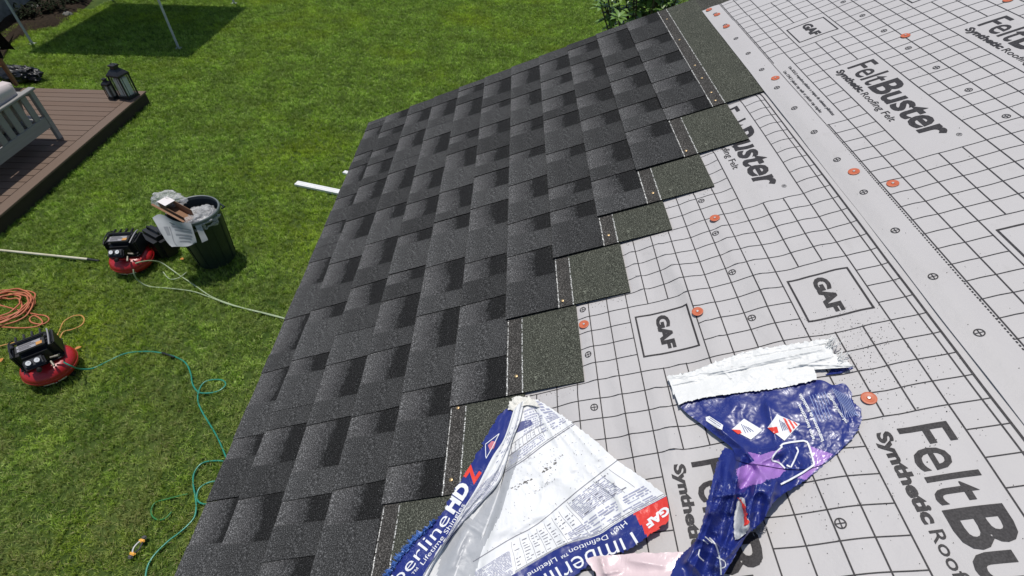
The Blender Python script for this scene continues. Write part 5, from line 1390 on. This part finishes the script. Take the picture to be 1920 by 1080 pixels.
stl(mb, pm, 0.25, 0.975, 1, 0.975, 1.0, h_main); stl(mb, pm, 0.25, 0.99, 1, 0.99, 0.8, h_main)
for col in range(8): stl(mb, pm, 0.255 + 0.052 * col, 0.735, 0.260 + 0.052 * col, 0.965, 0.7, h_main)
for s in (0.635, 0.76, 0.82, 0.875, 0.93): stl(mb, pm, s, 0.725, s + 0.004, 0.875, 0.7, h_main)
for i in range(8): stl(mb, pm, 0.08 + 0.07 * i, 0.25, 0.09 + 0.07 * i, 0.32, 0.8, h_main)
stl(mb, pm, 0.05, 0.25, 0.62, 0.25, 0.8, h_main); stl(mb, pm, 0.05, 0.32, 0.62, 0.32, 1.2, h_main)
stl(mb, pm, 0.62, 0.02, 0.62, 0.37, 0.8, h_main)
mb.build('ruled_line', M['w_inkg'], W1, L1)['kind'] = 'stuff'
mb = MB(); ppoly(mb, [(977, 790), (995, 787), (1000, 796), (968, 812), (972, 798)], h_main, 0.0005); mb.build('navy_block', M['w_inkn'], W1, L1)
# scuffed black marks on the white film
mb = MB(); rg = random.Random(3)
for (x0, y0, x1, y1, n_, s_) in ((957, 917, 1000, 897, 34, 1.6), (1016, 885, 1045, 865, 26, 1.8), (1000, 925, 1030, 905, 20, 0.9), (1010, 880, 1060, 850, 24, 0.8)):
    for i in range(n_):
        t = rg.random(); x = x0 + (x1 - x0) * t + rg.gauss(0, 1.5); y = y0 + (y1 - y0) * t + rg.gauss(0, 1.8); w_ = rg.uniform(0.3, 1) * s_
        q = [(x - w_ * 1.6, y + w_ * 0.4), (x, y + w_ * .8), (x + w_ * 1.6, y - w_ * 0.6), (x + w_ * .2, y - w_ * 0.8)]
        mb.add([RP(a, b, h_main(a, b) + 0.0006) for a, b in q], [(0, 1, 2, 3)])
mb.build('scuff_mark', mat('scuff', (0.16, 0.15, 0.14), 0.9), W1, L1)['kind'] = 'stuff'

# ---- right wrapper: navy printed film, white torn liner, twisted tail
W2, L2 = wrapper_root(1430, 830, 'torn crumpled navy wrapper with white liner edge, purple patches and a twisted tail')
crw = creases([(1262, 722, 1400, 690, 2.2, 0.0035), (1300, 712, 1500, 672, 1.8, -0.0030), (1330, 700, 1540, 655, 2.5, 0.004), (1400, 672, 1556, 645, 1.6, -0.0028), (1270, 735, 1450, 705, 2.0, -0.0025), (1480, 690, 1560, 668, 2.2, 0.004), (1500, 683, 1600, 686, 2.0, 0.003), (1355, 694, 1372, 712, 2.5, 0.003), (1420, 706, 1470, 715, 2.0, 0.002)])
def h_lin(x, y):
    return crw(x, y) + 0.014 + 0.004 * n3(x * 0.016, y * 0.03, 31) + 0.0022 * n3(x * 0.05, y * 0.11, 32) + 0.0012 * n3(x * 0.15, y * 0.3, 33)
pl1 = Patch([[(1250, 706), (1292, 697), (1350, 676), (1400, 659), (1450, 650), (1500, 643), (1556, 634)], [(1258, 722), (1310, 710), (1370, 695), (1430, 686), (1490, 676), (1565, 662)], [(1262, 740), (1320, 722), (1380, 708), (1440, 700), (1500, 695), (1604, 688)]], 160, 56)
pl1.mesh(lambda x, y: h_lin(x, y) + 0.003, None, 2.6, 'tr', seed=2).build('liner_flap', M['w_liner'], W2, L2, 'all')
pl2 = Patch([[(1256, 718), (1310, 712), (1370, 702), (1440, 694), (1526, 690)], [(1266, 742), (1320, 728), (1390, 716), (1450, 708), (1530, 700)], [(1273, 760), (1302, 749), (1395, 735), (1462, 727), (1532, 711)]], 140, 40)
pl2.mesh(lambda x, y: 0.018 + 0.004 * n3(x * 0.016, y * 0.03, 31) + 0.0014 * n3(x * 0.05, y * 0.11, 32) + 0.0005 * n3(x * 0.2, y * 0.3, 33), None, 1.6, 'rb', seed=6).build('liner_fold', M['w_liner'], W2, L2, 'all')
cr2 = creases([(1345, 800, 1400, 845, 9, 0.014), (1395, 850, 1470, 845, 8, 0.010), (1440, 760, 1460, 850, 8, 0.006), (1460, 850, 1420, 870, 7, 0.012), (1400, 850, 1440, 900, 7, 0.012), (1440, 760, 1490, 800, 12, 0.005), (1380, 760, 1350, 800, 14, 0.005),
               (1560, 730, 1600, 790, 10, 0.004), (1350, 870, 1330, 960, 10, 0.016), (1390, 860, 1370, 960, 8, 0.020), (1420, 900, 1400, 990, 8, 0.016), (1330, 960, 1290, 1050, 10, 0.020), (1372, 980, 1340, 1060, 9, 0.022),
               (1310, 1010, 1370, 1030, 8, 0.012), (1345, 930, 1395, 925, 6, 0.010), (1455, 900, 1430, 985, 8, 0.014), (1345, 1000, 1355, 1080, 6, 0.012), (1480, 835, 1500, 870, 5, 0.006), (1300, 1060, 1330, 1090, 8, 0.012)])
def ridged(x, y, f, s):
    return 1 - abs(n3(x * f, y * f, s)) * 2.2
def h_bl(x, y):
    k = min(1, max(0, (y - 840) / 60)) * min(1, max(0, (1520 - x) / 60))
    h = 0.012 + 0.003 * n3(x * 0.02, y * 0.02, 41) + 0.0017 * n3(x * 0.06, y * 0.06, 42) + 0.0006 * n3(x * 0.2, y * 0.2, 43) + cr2(x, y) * (0.8 + 0.3 * k)
    xr = x * 0.92 + y * 0.38; yr = (y * 0.92 - x * 0.38) * 0.45
    h += k * (0.018 + 0.020 * ridged(xr, yr, 0.020, 44) + 0.008 * ridged(xr, yr, 0.045, 45))
    return max(0.006, h)
purp = [[(1401, 847), (1427, 853), (1447, 846), (1467, 843), (1453, 852), (1447, 863), (1460, 862), (1470, 877), (1472, 883), (1460, 895), (1437, 900), (1427, 907), (1407, 910), (1388, 918), (1380, 880), (1415, 864)],
        [(1518, 836), (1562, 852), (1510, 900), (1492, 895), (1527, 874)]]
def col_bl(x, y):
    if in_poly(x, y, purp[0]) or in_poly(x, y, purp[1]): return 1
    return 0
pp1 = Patch([[(1273, 761), (1302, 750), (1395, 736), (1462, 728), (1532, 712), (1562, 722), (1583, 719), (1597, 736)],
             [(1292, 778), (1330, 772), (1400, 768), (1470, 762), (1540, 752), (1570, 752), (1590, 748), (1601, 755)],
             [(1315, 795), (1355, 800), (1410, 800), (1470, 798), (1540, 790), (1580, 782), (1600, 775), (1616, 770)],
             [(1340, 815), (1375, 828), (1420, 830), (1470, 830), (1530, 825), (1575, 815), (1600, 805), (1613, 797)],
             [(1372, 840), (1395, 848), (1425, 852), (1465, 855), (1515, 855), (1550, 850), (1575, 842), (1592, 828)],
             [(1380, 862), (1400, 868), (1430, 872), (1465, 878), (1500, 880), (1525, 876), (1548, 868), (1562, 856)]], 160, 90)
pp1.mesh(h_bl, col_bl, 2.6, 'r', seed=8).build('navy_panel', [M['w_navy'], M['w_purple']], W2, L2, 'all')
pp2 = Patch([[(1358, 838), (1380, 846), (1410, 850), (1450, 850), (1500, 870), (1560, 856)], [(1345, 868), (1375, 880), (1405, 885), (1440, 888), (1490, 892), (1536, 880)], [(1335, 905), (1362, 915), (1395, 920), (1430, 922), (1470, 918), (1505, 903)],
             [(1325, 945), (1352, 950), (1382, 952), (1410, 952), (1435, 948), (1452, 940)], [(1315, 985), (1342, 990), (1372, 995), (1395, 992), (1415, 985), (1432, 975)], [(1303, 1015), (1330, 1022), (1355, 1025), (1375, 1018), (1392, 1010), (1404, 1000)],
             [(1270, 1050), (1300, 1060), (1335, 1062), (1358, 1052), (1372, 1042), (1388, 1025)], [(1252, 1095), (1290, 1100), (1320, 1100), (1345, 1092), (1352, 1085), (1362, 1070)]], 80, 110)
pp2.mesh(lambda x, y: h_bl(x, y) - 0.003, col_bl, 1.5, 'lr', seed=4).build('twisted_tail', [M['w_navy'], M['w_purple']], W2, L2, 'all')
# rolled label edge on the left of the panel
def h_roll(x, y): return h_bl(x, y) + 0.006
# torn opening in the tail with grey liner and red rim
pg = Patch([[(1384, 935), (1390, 932), (1396, 936)], [(1377, 965), (1387, 962), (1400, 962)], [(1376, 995), (1390, 995), (1406, 985)], [(1378, 1012), (1386, 1010), (1398, 1000)]], 14, 30)
pg.mesh(lambda x, y: h_bl(x, y) + 0.004 + 0.004 * n3(x * 0.1, y * 0.06, 3), None, 1.5, 'lr').build('grey_lining', film('wrapper_lining', (0.42, 0.43, 0.45), (0.52, 0.53, 0.54), 0.4, None, 0.1, 0.5, 100), W2, L2, 'all')
pr = Patch([[(1383, 932), (1390, 938)], [(1390, 945), (1398, 952)], [(1394, 965), (1400, 966)], [(1396, 985), (1405, 982)]], 6, 30)
pr.mesh(lambda x, y: h_bl(x, y) + 0.0065, None, 2.5, 'lr').build('red_torn_edge', M['w_red'], W2, L2, 'all')
# decals, outline and lettering
def hd(x, y): return h_bl(x, y) + 0.0008
mb = MB(); ppoly(mb, [(1395, 785), (1430, 806), (1408, 824), (1372, 805)], hd, 0.0006); mb.build('diamond_decal', M['w_letter'], W2, L2)
mb = MB(); ppoly(mb, [(1457, 777), (1500, 795), (1471, 826), (1439, 802)], hd, 0.0006); mb.build('diamond_decal', M['w_letter'], W2, L2)
mb = MB(); ppoly(mb, [(1323, 782), (1330, 780), (1356, 797), (1354, 806), (1345, 803), (1324, 789)], hd, 0.0009); mb.build('white_label', M['w_letter'], W2, L2)
mb = MB(); ppoly(mb, [(1372, 805), (1388, 806), (1391, 812), (1384, 814)], hd, 0.0010); mb.build('red_mark', M['w_redink'], W2, L2)
mb = MB(); ppoly(mb, [(1439, 802), (1457, 800), (1460, 811), (1452, 813)], hd, 0.0010); mb.build('red_mark', M['w_redink'], W2, L2)
for a in ([(1468, 783), (1473, 785), (1485, 808), (1482, 812)], [(1477, 786), (1482, 788), (1491, 802), (1488, 805)], [(1486, 790), (1490, 791), (1496, 797), (1494, 799)]):
    mb = MB(); ppoly(mb, a, hd, 0.0010); mb.build('red_stripe', M['w_redink'], W2, L2)
mb = MB()
for k_ in range(4):
    pline(mb, [(1390 + 4 * k_, 795 + k_ * 2), (1398 + 5 * k_, 812 - k_)], 1.2, hd, 0.0011, None, False); pline(mb, [(1461 + 3 * k_, 787 + k_ * 2), (1468 + 3 * k_, 808 - k_)], 1.3, hd, 0.0011, None, False)
pline(mb, [(1328, 785), (1350, 800)], 1.0, hd, 0.0012, None, False); pline(mb, [(1331, 783), (1352, 797)], 1.0, hd, 0.0012, None, False)
mb.build('decal_print', M['w_inkn'], W2, L2)['kind'] = 'stuff'
mb = MB()
pline(mb, [(1463, 837), (1468, 832), (1482, 829), (1507, 826), (1514, 829), (1519, 842), (1527, 871), (1505, 886), (1480, 900), (1464, 908)], 3.4, hd, 0.0010, None, False, 3)
pline(mb, [(1467, 837), (1455, 848), (1448, 859), (1449, 864), (1460, 867), (1472, 878)], 3.0, hd, 0.0010, None, True, 3)
pline(mb, [(1493, 838), (1497, 845), (1490, 862), (1483, 876), (1475, 872)], 3.0, hd, 0.0010, None, False, 3)
mb.build('white_outline', M['w_letter'], W2, L2)
mb = MB()
ptext(mb, [(1528, 823), (1515, 788), (1500, 757)], 'ation instructions', 6.5, hd, 0.03, None, 4)
mb.build('white_lettering', M['w_letter'], W2, L2); mb = MB()
ptext(mb, [(1545, 826), (1525, 780), (1502, 738)], 'Instrucciones de instalación', 6.5, hd, 0.03, None, 4)
mb.build('white_lettering', M['w_letter'], W2, L2); mb = MB()
ptext(mb, [(1590, 792), (1572, 765), (1556, 736)], 'gaf.com/shingling', 6.0, hd, 0.02, None, 4)
mb.build('white_lettering', M['w_letter'], W2, L2); mb = MB()
for (p_, w_) in (([(1318, 1012), (1328, 1020)], 2.2), ([(1322, 1006), (1336, 1018)], 2.2), ([(1330, 1008), (1342, 1022), (1350, 1050), (1352, 1078)], 2.6), ([(1344, 1045), (1358, 1052), (1360, 1062), (1350, 1066)], 2.2), ([(1312, 1030), (1310, 1042), (1320, 1052)], 2.2)): pline(mb, p_, w_, lambda x, y: h_bl(x, y) - 0.003, 0.0012, None, True, 3)
mb.build('crumpled_lettering', M['w_letter'], W2, L2)['kind'] = 'stuff'
mb = MB()
for k_ in range(6):
    x0, y0 = 1518 + k_ * 5.6, 742 - k_ * 1.5
    for r_ in range(2):
        pline(mb, [(x0 + 3 * r_, y0 + 26 * r_), (x0 + 10 + 3 * r_, y0 + 24 + 26 * r_)], 1.2, hd, 0.0008, None, False, 4)
for k_ in range(9):
    x0 = 1560 + k_ * 4.0; pline(mb, [(x0, 727 + k_ * 2), (x0 + 16, 757 + k_ * 3), (x0 + 22, 785 - k_)], 0.9, hd, 0.0008, lambda x, y: x < 1609, False, 4)
mb.build('fine_print', mat('pale_blue_ink', (0.25, 0.32, 0.58), 0.5), W2, L2)['kind'] = 'stuff'
# frayed strings at both torn ends
mb = MB(); rg = random.Random(12)
def frays(cx, cy, n_, spread, L_, ang, hz=0.014):
    for i in range(n_):
        x = cx + rg.gauss(0, spread); y = cy + rg.gauss(0, spread * 0.7); a = ang + rg.gauss(0, 0.6); l_ = L_ * rg.uniform(0.4, 1.2); bnd = rg.gauss(0, 3)
        P_ = [RP(x, y, hz), RP(x + math.cos(a) * l_ * .5 + bnd, y + math.sin(a) * l_ * .5, hz + rg.uniform(-.004, .006)), RP(x + math.cos(a) * l_, y + math.sin(a) * l_, hz * rg.uniform(0.5, 1.2))]
        mb.tube(catmull(P_, 3), 0.0006, 4)
frays(1556, 645, 22, 5, 16, -0.6, 0.022); frays(1575, 672, 14, 6, 18, -0.4, 0.020)
mb.build('frayed_fibre', M['w_liner'], W2, L2)['kind'] = 'stuff'
mb = MB(); frays(1420, 993, 22, 6, 12, 0.4, 0.010); mb.build('frayed_fibre', M['grey_f'] if 'grey_f' in M else M['lab_grey'], W2, L2)['kind'] = 'stuff'
mb = MB(); ppoly(mb, [(1565, 686), (1585, 684), (1601, 690), (1575, 700), (1548, 703)], lambda x, y: 0.006 + 0.004 * n3(x * .1, y * .1)); mb.build('navy_tatter', M['w_navy'], W2, L2)
# pale pink inside face lying across the bottom
ppk = Patch([[(1098, 1050), (1110, 1044), (1130, 1042), (1160, 1040), (1200, 1037), (1240, 1036), (1300, 1034)], [(1108, 1064), (1125, 1056), (1150, 1056), (1190, 1054), (1240, 1052), (1300, 1050)],
             [(1118, 1082), (1140, 1080), (1170, 1078), (1210, 1076), (1250, 1075), (1300, 1074)], [(1090, 1110), (1140, 1108), (1200, 1106), (1300, 1104)]], 50, 30)
crp = creases([(1128, 1048, 1135, 1075, 5, 0.010), (1135, 1075, 1160, 1070, 4, 0.006), (1180, 1050, 1240, 1060, 8, 0.006), (1160, 1090, 1260, 1085, 8, 0.008)])
ppk.mesh(lambda x, y: 0.034 + crp(x, y) + 0.003 * n3(x * .03, y * .03, 50), None, 1.0, 'tl').build('pink_lining', M['w_pink'], W2, L2, 'all')

# shingle granules caught on the white film
mb = MB(); rg = random.Random(8)
for i in range(170):
    p = pm.at(rg.random(), rg.uniform(0.3, 0.72)); s_ = rg.uniform(0.0004, 0.0009)
    mb.box(RP(p.x, p.y, h_main(p.x, p.y) + 0.0008), (s_ * 1.4, s_, s_), Matrix.Rotation(rg.uniform(0, 3), 3, 'Z'))
tag(mb.build('loose_granules', M['granule_loose'], None, MR), 'dark granules scattered on the white printed wrapper', 'granules', None, 'stuff')
# curled worn look of the shingle steps: granule drift gathered along the step edges
mb = MB(); rg = random.Random(18)
for c in range(3, 10):
    a_ = ends[c]; b_ = butt[c]
    for i in range(26):
        s_ = rg.uniform(0.0004, 0.001); a = a_ + abs(rg.gauss(0, 0.012)) + 0.004; b = b_ + 0.20 + rg.random() * 0.13
        if c > 0 and b > butt[c - 1] + 0.335: mb.box((a, b, felt_lo(a, b) + s_), (s_ * 1.4, s_, s_), Matrix.Rotation(rg.uniform(0, 3), 3, 'Z'))
if mb.v: tag(mb.build('loose_granules', M['granule_loose'], None, MR), 'dark granules gathered on the felt along the shingle steps', 'granules', None, 'stuff')
